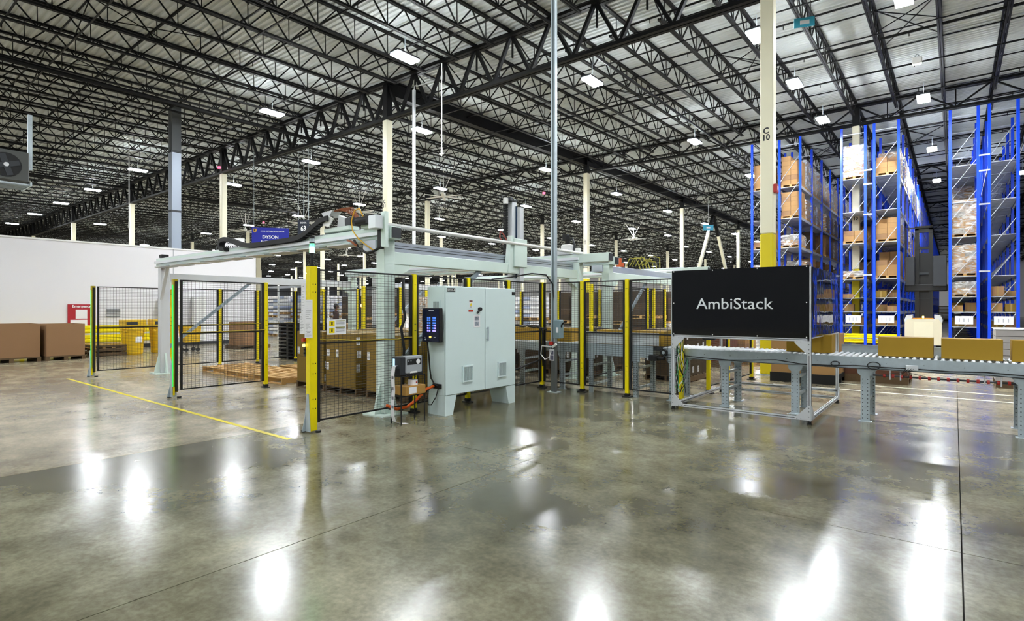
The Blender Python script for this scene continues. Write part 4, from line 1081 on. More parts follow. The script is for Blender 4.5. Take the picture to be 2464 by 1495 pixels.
t = thing('power_drop_post', 'thin bright metal strut hanging from the roof beam right of column C 11', 'post', (-15.9, 14.1, 1.2))
MB().cbox(-.05, .05, -.05, .05, 0, 8.6, .01).obj('strut', m_aluw, t)
MB().tube([(0, 0, 8.6), (.05, 0, 8.75), (.2, 0, 8.7), (2.5, 1.0, 9.2)], .02).obj('feed_cable', m_grey, t)
for nm, lab, x, y, z0, z1 in (('ceiling_rod', 'thin white rod with sensor head hanging from the roof above the cell', -13.6, 13.3, 6.75, 9.9),
                              ('ceiling_rod', 'white rod pendant at left, between the far columns', -30.0, 9.2, 5.3, 9.6)):
    t = thing(nm, lab, 'rod', (x, y, z0))
    MB().cyl((0, 0, .3), (0, 0, z1 - z0), .018, 6).obj('rod', m_white, t)
    MB().cyl((0, 0, .05), (0, 0, .3), .03, 8).box(-.09, .09, -.03, .03, .06, .1).cyl((0, 0, 0), (0, 0, .06), .02, 8).obj('sensor_head', m_white, t)

# ------------------------------------------------------------------ partition wall and things along it
WX = -26.06
w = MB().box(WX - .15, WX, -8, 13.2, 0, 4.1).obj('wall_partition', m_wall, kind='structure')
MB().box(WX - .2, WX + .03, -8, 13.22, 4.1, 4.16).obj('trim_1', m_white, w, kind='structure')
MB().box(WX - .18, WX + .05, 13.2, 13.42, 0, 4.1).obj('trim_2', mat('trim_khaki', '#a39c84', .6), w, kind='structure')
mb = MB()
for y in (9.6,): mb.box(WX, WX + .01, y, y + .03, 0, 4.1)
mb.obj('trim_3', mat('joint_grey', '#b7b8bd', .6), w, kind='structure')
MB().box(WX, WX + .02, 7.6, 13.2, 0, .14).obj('baseboard_left', m_dkgrey, kind='structure')
t = thing('duct', 'tall grey square duct rising behind the white partition into the roof', 'duct', (-24.9 - 1.9, 9.95, 4.2))
m_duct = mat('duct_grey', '#9aa4b2', .45, metal=.3)
MB().cbox(-.19, .19, -.19, .19, 0, 4.2, .01).obj('duct_section', m_duct, t)
MB().cbox(-.19, .19, -.19, .19, 4.22, 6.2, .01).obj('duct_section', mat('duct_dark', '#4c5054', .5), t)
for z in (1.6, 4.21): MB().box(-.21, .21, -.21, .21, z, z + .08).obj('duct_flange', m_dkgrey, t)
# unit heater
t = thing('unit_heater', 'square fan heater hanging from the roof at the far left', 'heater', (-21.3, 3.4, 5.1))
MB().cbox(-.55, .55, -.5, .5, .1, .95, .02).obj('casing', mat('heater_grey', '#4a4c4a', .5), t)
MB().cyl((.5, .0, .52), (.56, .0, .52), .34, 20).obj('fan_ring', m_matt, t)
mb = MB()
for k in range(4):
    a = k*math.pi/2 + .3; mb.bar((.57, .05*math.cos(a), .52 + .05*math.sin(a)), (.575, .3*math.cos(a), .52 + .3*math.sin(a)), .02, .14)
mb.obj('fan_blade', m_dkgrey, t)
MB().cyl((.56, 0, .52), (.6, 0, .52), .06, 10).obj('fan_hub', m_grey, t)
mb = MB()
for k in range(6): mb.box(-.5 + k*.19, -.46 + k*.19, -.55, .55, .02, .06)
mb.box(-.58, .58, -.56, -.52, .0, .1).box(-.58, .58, .52, .56, .0, .1)
mb.obj('louvre', m_galv, t)
for s in ((.3, .56),): MB().box(s[0] - .05, s[0] + .05, s[1] - .05, s[1] + .05, .5, 2.1).obj('hanger_strut', m_galv, t)
# red notice board, grille
t = thing('notice_board', 'red safety notice board with white sheets on the partition wall', 'board', (WX + .01, 6.1, 1.2))
MB().box(0, .03, -.1, .75, -.35, .55).obj('board', mat('board_red', '#b01626', .5), t)
MB().box(.03, .034, .14, .5, .0, .35).box(.03, .034, -.02, .5, -.32, -.04).obj('white_sheet', m_paper, t)
text('Emergency', .13, t, (.032, .32, .47), m_white, face='+x', bold=.03)
t = thing('wall_grille', 'small slatted air grille low on the white partition wall', 'grille', (WX + .01, 7.2, 1.25))
MB().box(0, .015, 0, .5, 0, .34).obj('frame', m_white, t)
mb = MB()
for k in range(6): mb.box(.015, .03, .02, .48, .02 + k*.055, .045 + k*.055)
mb.obj('slat', mat('slat_grey', '#6b6c74', .5), t)
t = thing('white_cabinet', 'white wall cabinet beside the gantry leg on the partition', 'cabinet', (WX + .02, 9.0, 1.0))
MB().cbox(0, .3, 0, .55, 0, 1.0, .02).obj('body', m_white, t); MB().box(.3, .31, .05, .5, .05, .95).obj('door', m_white, t)
t = thing('white_cabinet', 'tall white panel standing at the partition, right of the green strip post', 'cabinet', (WX + .02, 10.3, .2))
MB().cbox(0, .3, 0, .5, 0, 1.9, .02).obj('body', m_white, t); MB().box(.3, .31, .05, .45, .05, 1.85).obj('door', m_white, t)
# yellow guard rail
t = thing('guard_rail', 'yellow double guard rail along the foot of the white partition wall', 'guard rail', (WX + .6, 3.0, 0))
for z in (.3, .66):
    MB().prism([(0, z), (.05, z + .04), (.05, z + .1), (.015, z + .14), (.05, z + .18), (.05, z + .25), (0, z + .29), (-.02, z + .29), (-.02, z)], 'y', 0, 6.2).obj('rail', m_yel, t)
for y in (.1, 1.6, 3.1, 4.6, 6.05): MB().box(-.14, -.02, y - .06, y + .06, 0, 1.0).obj('post', m_yel, t)
# big brown containers on pallets
def gaylord(label, x, y, w_, d_, h_, m=m_gay, octa=False, lift=.14, grp='large cardboard containers', pm=None):
    t = thing('cardboard_container', label, 'container', (x, y, 0), 0, grp)
    pm = pm or m_wood2
    for k in range(3): MB().box(0, w_, k*(d_ - .1)/2, k*(d_ - .1)/2 + .1, 0, .1).obj('pallet_block', pm, t)
    MB().box(0, w_, 0, d_, .1, lift).obj('pallet_deck', pm, t)
    e = .02; th = .02; c_ = .22 if octa else .01
    p = [(e + c_, e), (w_ - e - c_, e), (w_ - e, e + c_), (w_ - e, d_ - e - c_), (w_ - e - c_, d_ - e), (e + c_, d_ - e), (e, d_ - e - c_), (e, e + c_)]
    q = [((a - w_/2)*(1 - 2*th/w_) + w_/2, (b - d_/2)*(1 - 2*th/d_) + d_/2) for a, b in p]
    vs = [(a, b, lift) for a, b in p] + [(a, b, h_) for a, b in p] + [(a, b, h_) for a, b in q] + [(a, b, lift + .02) for a, b in q]
    fs = []
    for k in range(3):
        for i in range(8): j = (i + 1) % 8; fs.append((k*8 + i, k*8 + j, k*8 + 8 + j, k*8 + 8 + i))
    fs += [tuple(range(24, 32)), tuple(reversed(range(8)))]
    MB().add(vs, fs).obj('cardboard_sleeve', m, t)
    return t
gaylord('large plain brown cardboard container on a pallet, cut by the left edge', -22.85, 2.98, 1.25, 1.36, 1.13)
gaylord('large plain brown cardboard container on a pallet, second from the left edge', -22.75, 4.42, 1.25, 1.0, 1.11)
gaylord('brown eight-sided cardboard container behind the cell left of the black stack', -22.9, 10.35, 1.1, 1.3, 1.05, octa=True)
gaylord('large tan container on a black pallet behind the yellow foot of column C 10', -3.2, 13.2, 1.3, 1.1, 1.05, m=m_box3, lift=.2, pm=m_matt)
gaylord('low dark red-brown container behind the conveyor right of the sign frame', -2.0, 14.2, 1.25, 1.1, .62, m=mat('gaylord_dark', '#5a3420', .7, noise=.1), lift=.16)
gaylord('dark brown container seen through the sign frame behind the rear fence', -6.3, 15.2, 1.5, 1.2, .85, m=mat('gaylord_red', '#6a3a26', .7, noise=.1), lift=.16)
gaylord('dark brown container left of the grey strut behind the fence corner', -7.7, 12.8, .9, .9, .8, m=m_dkbox)
pallet('pale pallet with a flat sheet on the floor left of column C 10', (-4.9, 16.0, 0), 1.2, 1.0, .2, group='loose pallets near column C 10')
t = thing('pallet_stack', 'low stack of wooden pallets and boards against the yellow guard rail', 'pallet stack', (-23.3, 5.75, 0))
for k in range(2):
    for j in range(5): MB().box(0, 1.2, j*.27, j*.27 + .1, .12 + k*.15, .138 + k*.15).obj('deck_board', m_wood if k else m_wood2, t)
    for j in range(3): MB().box(j*.57, j*.57 + .05, 0, 1.2, .018 + k*.15, .12 + k*.15).obj('stringer', m_wood2, t)
for j in range(3): MB().box(-.02, 1.2, .0, 1.3, .3 + j*.03, .325 + j*.03).obj('board', m_wood2 if j < 2 else mat('board_ochre', '#b08a2e', .7), t)
def drum(label, x, y):
    t = thing('spill_drum', label, 'bin', (x, y, 0), 0, 'yellow overpack drums'); ym = mat('drum_yellow', '#e0b512', .45)
    mb = MB()
    prof = [(.27, 0), (.3, .05), (.31, .3), (.33, .55), (.34, .82), (.36, .83), (.36, .9), (.34, .93), (0, .94)]
    n = 20; vs = [(r_*math.cos(2*math.pi*k/n), r_*math.sin(2*math.pi*k/n), z) for r_, z in prof for k in range(n)]
    fs = [((i)*n + k, i*n + (k+1) % n, (i+1)*n + (k+1) % n, (i+1)*n + k) for i in range(len(prof) - 1) for k in range(n)]
    mb.add(vs, fs); mb.add([(.27*math.cos(2*math.pi*k/n), .27*math.sin(2*math.pi*k/n), 0) for k in range(n)], [tuple(reversed(range(n)))])
    mb.obj('drum', ym, t)
    for k in range(3): a = -.9 + k*.9 ; MB().cbox(.35*math.cos(a) - .04, .35*math.cos(a) + .04, .35*math.sin(a) - .04, .35*math.sin(a) + .04, .78, .86, .01).obj('lug', ym, t)
    MB().cbox(-.3, .3, -.33, .33, .95, 1.2, .01).obj('top_crate', ym, t)
    MB().box(.301, .304, -.28, .05, 1.03, 1.13).obj('crate_print', m_dkgrey, t)
    MB().box(.325, .33, -.02, .18, .42, .62).obj('label', m_paper, t, label='white label')
drum('yellow spill drum with a crate on top, left of two behind the far fence', -22.3, 6.95); drum('yellow spill drum with a crate on top, right of two, partly behind the gantry leg', -22.4, 7.85)
t = thing('yellow_cart', 'small yellow wheeled bin behind the green strip post', 'cart', (-22.2, 8.75, 0))
MB().prism([(-.25, .35), (.25, .35), (.3, .95), (-.3, .95)], 'x', -.25, .25).obj('tub', mat('drum_yellow', '#e0b512', .45), t)
for sx in (-.2, .2):
    for sy in (-.2, .2): MB().cyl((sx - .02, sy, .07), (sx + .02, sy, .07), .07, 12).bar((sx, sy, .1), (sx, sy, .35), .03).obj('wheel', m_matt, t)
# black stack of thin pallets inside cell rear
t = thing('pallet_stack', 'tall black stack of plastic pallets behind the yellow middle post', 'pallet stack', (-16.9, 9.3, 0))
me = MB().box(0, 1.05, 0, 1.15, .075, .1).box(0, .12, 0, 1.15, 0, .075).box(.93, 1.05, 0, 1.15, 0, .075).box(.46, .58, 0, 1.15, 0, .075).mesh('black_pallet', m_matt)
for k in range(10): link('black_pallet', me, t, (0, 0, k*.113))
# yellow line painted on the floor
tag(MB().box(-15.75, -6.35, 3.6, 3.66, .0005, .003).obj('floor_line', mat('line_yellow', '#e2cf2c', .5)), 'thin yellow line painted on the floor in front of the cell', 'floor marking')
tag(MB().box(-3.0, 10, 12.6, 12.68, .0005, .003).obj('floor_line', mat('line_white', '#e6e3d4', .5)), 'pale line painted on the floor behind the outer conveyor', 'floor marking')
tag(MB().box(-3.0, 10, 13.6, 13.68, .0005, .003).obj('floor_line', mat('line_white', '#e6e3d4', .5)), 'second pale floor line farther behind the outer conveyor', 'floor marking')
# ------------------------------------------------------------------ pallet racks
RY0, BAY, RH = 28.25, 2.62, 9.48
LEV = [.87, 1.46, 2.06, 2.87, 4.43, 5.8, 7.25]
NB = 9; NB_FAR = 20
def upright_mesh():
    return MB().box(-.05, .05, -.04, .04, 0, RH).box(-.07, .07, -.07, .07, 0, .02).mesh('upright', m_blue)
um = upright_mesh()
def rack(label, xa, xb):
    """frames at xa (left) and xb (right), running back from RY0"""
    t = thing('pallet_rack', label, 'rack', (xa, RY0, 0), 0, 'blue pallet racks'); W = xb - xa
    mb = MB(); z = .3; s = 0
    while z < RH - 1.2:
        a, b = (0.03, W - .03) if s == 0 else (W - .03, .03); mb.bar((a, 0, z), (b, 0, z + 1.15), .035, .02); z += 1.2; s = 0
    mb.bar((0, 0, .3), (W, 0, .3), .035); mb.bar((0, 0, RH - .3), (W, 0, RH - .3), .035)
    brm = mb.mesh('brace', m_shelf)
    deckm = MB(); 
    for k in range(6): deckm.box(.02, W - .02, .05 + k*.425, .05 + k*.425 + .39, -.03, -.005)
    dm = deckm.mesh('shelf_deck', m_shelf); bm_ = MB().box(-.025, .025, .04, BAY - .04, -.12, 0).mesh('beam', m_shelf)
    for b in range(NB + 1):
        fr = link('upright_frame', um, t, (0, b*BAY, 0)); 
        o = link('upright', um, fr, (W, 0, 0)); o2 = link('brace', brm, fr, (0, 0, 0))
    for b in range(NB):
        for z in LEV:
            d_ = link('shelf_deck', dm, t, (0, b*BAY, z))
            link('beam', bm_, d_, (0, 0, 0)); link('beam', bm_, d_, (W, 0, 0))
    mb = MB()
    for b in range(NB, NB + NB_FAR):
        for x in (0, W): mb.box(x - .05, x + .05, (b+1)*BAY - .04, (b+1)*BAY + .04, 0, RH)
        mb.bar((0, (b+1)*BAY, 1), (W, (b+1)*BAY, 3.5), .03); mb.bar((0, (b+1)*BAY, 4), (W, (b+1)*BAY, 6.5), .03)
        for z in LEV: mb.box(0, W, b*BAY + .05, (b+1)*BAY - .05, z - .1, z, 1)
    mb.obj('rear_bays', [m_blue, m_shelf], t, kind='stuff')
    return t
RX = [(-7.65, -6.75), (-6.43, -5.55), (-3.9, -3.01), (-2.69, -1.83), (-.14, .72), (1.05, 1.87)]
RN = ['far left half of the left blue rack pair, mostly behind column C 10', 'right half of the left blue rack pair, full of wrapped loads', 'left half of the middle blue rack pair around column D 10',
      'right half of the middle blue rack pair, left of the reach truck', 'left half of the right blue rack pair, right of the reach truck', 'right half of the right blue rack pair at the right edge']
RS = ['leftmost rack', 'second rack', 'third rack', 'fourth rack', 'fifth rack', 'rightmost rack']
racks = [rack(n, a, b) for n, (a, b) in zip(RN, RX)]
# row spacers between the pairs
for (a, b), lab in (((-3.08, -2.75), 'middle'), ((.74, 1.07), 'right')):
    for z in (2.9, 5.0, 7.0, 8.2): pass
    t = thing('rack_spacer', f'grey spacers bolting the two halves of the {lab} blue rack pair together', 'spacer', (a, RY0, 0))
    for z in (3.0, 5.6, 6.9, 7.5): MB().box(0, b - a, -.06, -.045, z, z + .06).obj('spacer_bar', m_shelf, t)
# stacked wire decks stored on the upper levels (right pair)
# ------------------------------------------------------------------ loads
def load_proto(kind, h, w=.84, d=1.1, seed=1):
    """pallet + cartons + optional film; origin at front-left corner on the shelf"""
    t = thing('pallet_load', 'x', 'pallet load'); rnd = random.Random(seed)
    mb = MB()
    for k in range(5): mb.box(0, w, k*(d - .1)/4, k*(d - .1)/4 + .1, .1, .12)
    for k in range(3): mb.box(k*(w - .1)/2, k*(w - .1)/2 + .1, 0, d, .02, .1)
    for k in range(3): mb.box(0, w, k*(d - .1)/2, k*(d - .1)/2 + .1, 0, .02)
    mb.obj('pallet', m_wood, t)
    cmats = {'brown': [m_box3, m_gay], 'white': [m_box3, m_paper], 'mixed': [m_box3, mat('carton_grey', '#8e8980', .7, noise=.1)], 'pale': [m_paper, mat('carton_pale_blue', '#a7b3d2', .6)], 'dark': [m_dkbox, mat('carton_umber', '#4a3418', .7)]}[kind]
    mb = MB(); z = .12; ch = rnd.choice((.22, .28, .34)) if kind != 'pale' else .19; nx = rnd.choice((2, 3)); ny = rnd.choice((2, 3, 4))
    while z + ch < h + .05:
        for i in range(nx):
            for j in range(ny):
                if z + ch*1.9 > h and rnd.random() < .25 and kind != 'dark': continue
                ww = (w - .04)/nx; dd = (d - .04)/ny
                mb.box(.02 + i*ww + .006, .02 + (i+1)*ww - .006, .02 + j*dd + .006, .02 + (j+1)*dd - .006, z + .004, z + ch * (.78 if kind == 'pale' else 1), rnd.random() < .3)
        z += ch
    mb.obj('cartons', cmats, t, kind='stuff')
    top = z; t['top_height'] = z
    if kind in ('white', 'mixed'):
        n = 5; m_ = 7; vs = []; ring = []
        for a in range(4*n):
            s_, u = divmod(a, n); u /= n
            ring.append([(u, 0), (1, u), (1 - u, 1), (0, 1 - u)][s_])
        for lv in range(m_ + 1):
            zz = .1 + (top - .08) * lv / m_
            for (u, v) in ring:
                o_ = .015 + rnd.uniform(0, .03); x = u*w; y = v*d; cx_, cy_ = x - w/2, y - d/2; k = 1 + o_/.5
                if lv == m_: k *= .92; 
                vs.append((w/2 + cx_*k, d/2 + cy_*k, zz + (rnd.uniform(-.01, .03) if lv == m_ else 0)))
        R_ = 4*n; fs = [(l*R_ + i, l*R_ + (i+1) % R_, (l+1)*R_ + (i+1) % R_, (l+1)*R_ + i) for l in range(m_) for i in range(R_)]
        fs.append(tuple(range(m_*R_, (m_+1)*R_)))
        MB().add(vs, fs).obj('stretch_film', {'white': m_filmb, 'mixed': m_film, 'dark': m_film2}[kind], t)
    return t
protos = {}
def load(kind, h, loc, label, seed, rz=0, group='pallet loads on the blue racks', sc=(1, 1, 1), w=.84, d=1.1):
    key = (kind, h, seed, w, d)
    if key not in protos: protos[key] = load_proto(kind, h, w, d, seed)
    c = dup(protos[key], loc, label, rz=rz, group=group); c.scale = sc
    return c
rnd = random.Random(11)
LN = {7.25: 'top shelf', 5.8: 'second shelf', 4.43: 'third shelf', 2.87: 'fourth shelf', 2.06: 'fifth shelf', 1.46: 'sixth shelf', .87: 'lowest shelf'}
def slots(ri, z, kinds, prob, b0=0, b1=NB, hs=(1.05, 1.2, 1.25), first=None):
    xa, xb = RX[ri]; k = 0
    for b in range(b0, b1):
        for s in (0, 1):
            k += 1
            kd, h = rnd.choice(kinds), rnd.choice(hs)
            if ri == 2 and b == 0 and s == 1: continue
            if b == 0 and s == 0 and first == 'none': continue
            if b == 0 and s == 0 and first: kd, h = first
            elif rnd.random() > prob: continue
            look = {'brown': 'brown carton load', 'white': 'white-wrapped load', 'mixed': 'clear-wrapped load', 'dark': 'dark wrapped load'}[kd]
            load(kd, h, (xa + .04, RY0 + b*BAY + .1 + s*1.26, z), f'{look}, {LN[z]} of blue {RS[ri]}, {ORD[b*2 + s]} back from the front', rnd.choice((1, 2, 3)))
slots(1, 7.25, ['mixed', 'white', 'mixed'], .95, first=('brown', 1.5), hs=(1.1, 1.3, 1.4))
slots(1, 5.8, ['mixed', 'white', 'dark'], .95, first=('brown', 1.2), hs=(1.0, 1.15))
slots(1, 4.43, ['mixed', 'brown', 'dark'], .75, first=('mixed', .7))
slots(1, 2.87, ['brown', 'mixed'], .6, first=('brown', .5))
slots(0, 7.25, ['brown'], .3, first=('brown', 1.3), b1=3); slots(0, 4.43, ['brown', 'mixed'], .6, b1=4, first=('brown', .5)); slots(0, 2.87, ['mixed'], .7, b1=4, first=('mixed', .9))
slots(2, 7.25, ['white'], .2, first=('white', 1.55)); slots(2, 5.8, ['mixed'], .25, first='none'); slots(2, 4.43, ['brown'], .4, first=('brown', .6)); slots(2, 2.87, ['brown', 'dark'], .6, first=('mixed', .5))
slots(3, 7.25, ['white', 'mixed'], .85, first=('brown', .8), hs=(1.3, 1.5)); slots(3, 5.8, ['mixed'], .15, first='none'); slots(3, 4.43, ['brown', 'mixed'], .7, first=('brown', 1.0)); slots(3, 2.87, ['brown', 'mixed'], .8, first=('brown', .85))
slots(4, 5.8, ['mixed'], .1, first='none', b1=5); slots(4, 4.43, ['mixed', 'white'], .4, first=('mixed', 1.45), b1=5); slots(4, 2.87, ['brown', 'mixed'], .5, first=('mixed', 1.25), b1=5); slots(4, 2.06, ['brown'], .3, first=('mixed', .55), b1=3)
slots(5, 2.06, ['dark'], .3, first='none', b1=3)
# loose cartons on the low shelves, nearest bays
lc = []
for i, m in enumerate((m_box3, m_gay, m_box)):
    t = thing('carton', 'x', 'box'); MB().cbox(0, .42, 0, .4, 0, .3, .004).obj('body', m, t); MB().box(.18, .24, -.001, 0, .0, .3).obj('tape', m_tape, t); lc.append(t)
for ri in (1, 2, 3, 4, 5):
    xa, xb = RX[ri]
    for z in (.02, .87, 1.46, 2.06):
        if ri == 4 and z == 2.06: continue
        for s in range(2):
            for b in range(2 if ri == 2 else 3):
                if rnd.random() < .38: continue
                hgt = rnd.uniform(.5, 1.3)
                c = dup(rnd.choice(lc), (xa + .04 + s*.42, RY0 + .06 + b*.5, z), f'loose carton, {"floor level" if z < .1 else LN[z]} of the {RS[ri]}, {"right" if s else "left"} side, {ORD[b]} deep', group='loose cartons on the low rack shelves')
                c.scale = (rnd.uniform(.8, .97), 1, hgt)
# aisle placards
for ri, nm in ((2, 'first'), (3, 'second'), (4, 'third'), (5, 'fourth')):
    xa, xb = RX[ri]
    t = thing('aisle_placard', f'white aisle placard on a rack end, {nm} from the left', 'sign', ((xa + xb)/2, RY0 - .041, 1.12), 0, 'white placards on the rack ends')
    MB().box(-.28, .28, -.004, .0, -.15, .17).obj('board', m_paper, t)
    mb = MB()
    for k, x in enumerate((-.16, -.02, .12)): mb.box(x, x + .03, -.006, -.004, -.06, .08)
    mb.obj('print', mat('faint_print', '#b9bac4', .8), t)
# yellow rack end guard
t = thing('rack_guard', 'ribbed yellow guard rail on the floor before the middle blue rack', 'guard rail', (-4.15, 28.3, 0))
for z in (.1, .3):
    MB().prism([(0, z), (-.05, z + .03), (-.05, z + .08), (-.01, z + .1), (-.05, z + .12), (-.05, z + .17), (0, z + .2), (.02, z + .2), (.02, z)], 'x', 0, 2.4).obj('rail', m_yel, t)
for x in (.05, 2.35): MB().box(x - .05, x + .05, .02, .12, 0, .52).obj('post', m_yel, t)
# stack of flat white cardboard at right edge
t = thing('pallet_load', 'low pallet of flat white-grey cardboard bundles with a paper label, right edge', 'pallet load', (-.35 + 1.0, 14.9, 0), 0)
for k in range(3): MB().box(0, 1.7, k*.45, k*.45 + .1, 0, .12).obj('pallet_block', m_wood2, t)
mg = mat('bundle_grey', '#aaa6a6', .7, noise=.1)
for k in range(8): MB().box(0, 1.7, 0, 1.0, .13 + k*.13, .13 + k*.13 + .12).obj('bundle', mg, t)
MB().box(.75, 1.05, -.003, 0, .85, 1.15).obj('paper_label', m_paper, t)
MB().box(-.02, 1.72, -.02, 1.02, 1.17, 1.185).obj('top_sheet', m_paper, t)

# ------------------------------------------------------------------ reach truck
t = thing('reach_truck', 'cream and black reach truck with tall black mast standing in the rack aisle', 'forklift', (-1.0, 28.4, 0))
MB().prism([(-.58, .12), (.58, .12), (.6, .5), (.6, 1.0), (.5, 1.16), (-.5, 1.16), (-.6, 1.0), (-.6, .5)], 'y', -.55, .5).obj('body', m_truck, t)
MB().box(-.3, .32, -.556, -.55, .35, 1.05).obj('rear_panel', mat('truck_panel', '#e8e0c6', .4), t)
MB().cbox(-.34, .34, -.54, -.1, 1.16, 1.2, .01).obj('amber_deck', mat('deck_amber', '#d8902c', .5), t)
MB().cyl((0, -.3, 1.2), (0, -.3, 1.28), .03, 8).obj('beacon', m_amber, t)
MB().prism([(-.6, 1.0), (-.36, 1.2), (-.36, 1.34), (-.55, 1.32), (-.64, 1.1)], 'y', -.3, .5).obj('armrest', m_grey, t)
MB().prism([(.6, 1.0), (.36, 1.2), (.36, 1.34), (.55, 1.32), (.64, 1.1)], 'y', -.3, .5).obj('armrest', m_grey, t)
MB().tube([(-.62, -.3, .95), (-.66, -.3, 1.15), (-.6, -.3, 1.38), (-.3, -.32, 1.4)], .02).tube([(.62, -.3, .95), (.66, -.3, 1.15), (.6, -.3, 1.38), (.3, -.32, 1.4)], .02).obj('guard_bar', m_matt, t)
mast = MB().box(-.3, -.16, .35, .55, .1, 5.0).box(.16, .3, .35, .55, .1, 5.0).box(-.16, .16, .42, .5, .1, 3.9).box(-.3, .3, .35, .5, 4.85, 5.02).box(-.28, .28, .33, .5, 4.05, 4.15).box(-.28, .28, .33, .5, 4.75, 4.85)
mast.obj('mast', m_matt, t)
MB().box(-.22, .22, .36, .4, 3.0, 3.1).box(-.2, .2, .345, .36, 2.0, 2.01).obj('mast_plate', m_dkgrey, t)
MB().cbox(-.62, -.3, .2, .8, 2.55, 3.75, .02).obj('cab_side', m_dkgrey, t)
MB().cbox(.3, .75, .2, .8, 2.5, 3.75, .02).obj('cab_side', m_dkgrey, t)
MB().cbox(-.65, .78, .3, .9, 2.3, 2.6, .04).obj('cab_floor', m_matt, t)
MB().bar((-.62, .3, 3.7), (-.62, .3, 4.95), .04).bar((-.62, .3, 4.95), (.3, .35, 4.95), .04).bar((-.62, .8, 3.7), (-.62, .8, 4.95), .04).obj('overhead_guard', m_matt, t)
for x in (-.5, .5): MB().cyl((x - .09, -.25, .16), (x + .09, -.25, .16), .16, 16).obj('wheel', m_matt, t)
MB().cyl((.42, .2, .14), (.6, .2, .14), .14, 16).obj('wheel', m_matt, t)

# ------------------------------------------------------------------ hanging signs
t = thing('hanging_banner', 'large blue hanging banner reading DYSON INDIRECT behind the gantry beam', 'banner', (-27.7, 14.8, 5.36), R(50))
MB().box(-.9, .9, -.015, 0, -.55, .4).obj('panel', m_sign, t)
text('DYSON', .23, t, (.0, -.017, -.09), m_white, bold=.03); text('INDIRECT', .23, t, (.05, -.017, -.36), m_white, bold=.03)
text('AVAIL DISTRIBUTION CENTER', .085, t, (.1, -.017, .22), m_white, bold=.02, ext=.001)
MB().prism([(-.84, .34), (-.66, .34), (-.66, .24), (-.69, .18), (-.75, .13), (-.81, .18), (-.84, .24)], 'y', -.02, -.015).prism([(-.8, .3), (-.73, .3), (-.73, .2), (-.75, .18), (-.8, .22)], 'y', -.023, -.02, 1).obj('shield_emblem', [mat('gold', '#c79a3e', .4), mat('emblem_brown', '#4b3210', .5)], t)
MB().bar((-.8, 0, .4), (-.8, 0, 4.3), .012).bar((.8, 0, .4), (.8, 0, 4.3), .012).obj('suspension_wire', m_galv, t)
t = thing('dock_sign', 'dark hanging sign with the number 63 on three wires', 'sign', (-24.85, 14.95, 5.5), R(38))
MB().box(-.28, .28, -.012, 0, -.4, .4).obj('panel', mat('sign_navy', '#101a2c', .4), t)
text('63', .34, t, (0, -.014, -.02), m_white, bold=.02, sx=.8); text('DOOR', .1, t, (0, -.014, .26), m_white, bold=.02)
MB().bar((-.25, 0, .4), (-.25, 0, 4.4), .014).bar((.25, 0, .4), (.25, 0, 4.4), .014).bar((0, .05, .4), (0, .05, 4.4), .02).obj('suspension_wire', m_galv, t)
t = thing('dock_sign', 'small dark sign with white number far behind the gantry, left of its leg', 'sign', (-34.0, 24.5, 3.3), R(38))
MB().box(-.35, .35, -.012, 0, -.45, .45).obj('panel', mat('sign_navy', '#101a2c', .4), t); text('64-42', .26, t, (0, -.014, -.1), m_white, bold=.03, sx=.9); text('DOORS', .12, t, (0, -.014, .22), m_white, bold=.02)
t = thing('hanging_sign', 'cyan blue hanging placard with a white label near the top, right of column C 10', 'sign', (-3.05, 16.0, 9.0), R(20))
MB().box(-.24, .24, -.02, 0, -.12, .12).obj('panel', m_cyan, t); MB().box(-.1, .12, -.024, -.02, -.05, .05).obj('white_label', m_paper, t)
MB().bar((-.15, 0, .12), (-.15, 0, 1.1), .012).bar((.15, 0, .12), (.15, 0, 1.1), .012).obj('suspension_wire', m_matt, t)
t = thing('hanging_sign', 'small cyan blue placard hanging before the inverted V braces', 'sign', (-15.3, 44.3, 8.0), R(38))
MB().box(-.4, .4, -.02, 0, -.2, .2).obj('panel', m_cyan, t); MB().box(-.15, .15, -.024, -.02, -.06, .06).obj('white_label', m_paper, t); MB().bar((0, 0, .2), (0, 0, 3.0), .02).obj('suspension_wire', m_grey, t)
t = thing('safe_walking_sign', 'white sign reading SAFE WALKING seen inside the cable chain loop', 'sign', (-26.13, 12.15, 4.52), R(52))
MB().box(-.5, .5, -.015, 0, -.32, .32).obj('panel', m_paper, t); text('SAFE', .22, t, (0, -.017, .14), m_black, bold=.03); text('WALKING', .2, t, (0, -.017, -.12), m_black, bold=.03)
MB().bar((0, .02, -.36), (0, .02, .3), .05).obj('support', m_galv, t)
t = thing('hanging_box', 'small white box hanging under the roof right of the cyan placard', 'access point', (-1.0, 23.4, 9.9))
MB().cbox(-.14, .14, -.12, .12, 0, .22, .02).obj('casing', m_white, t); MB().tube([(-.1, 0, .22), (0, 0, .35), (.1, 0, .22)], .01).obj('bracket', m_matt, t)
t = thing('fire_alarm', 'small red fire alarm call point on column C 10', 'alarm', (-3.37, 14.32, 4.35))
MB().cbox(0, .08, -.12, .08, 0, .2, .01).obj('box', mat('alarm_red', '#b8322e', .5), t); MB().box(.08, .085, -.05, .03, .06, .15).obj('lens', m_white, t)
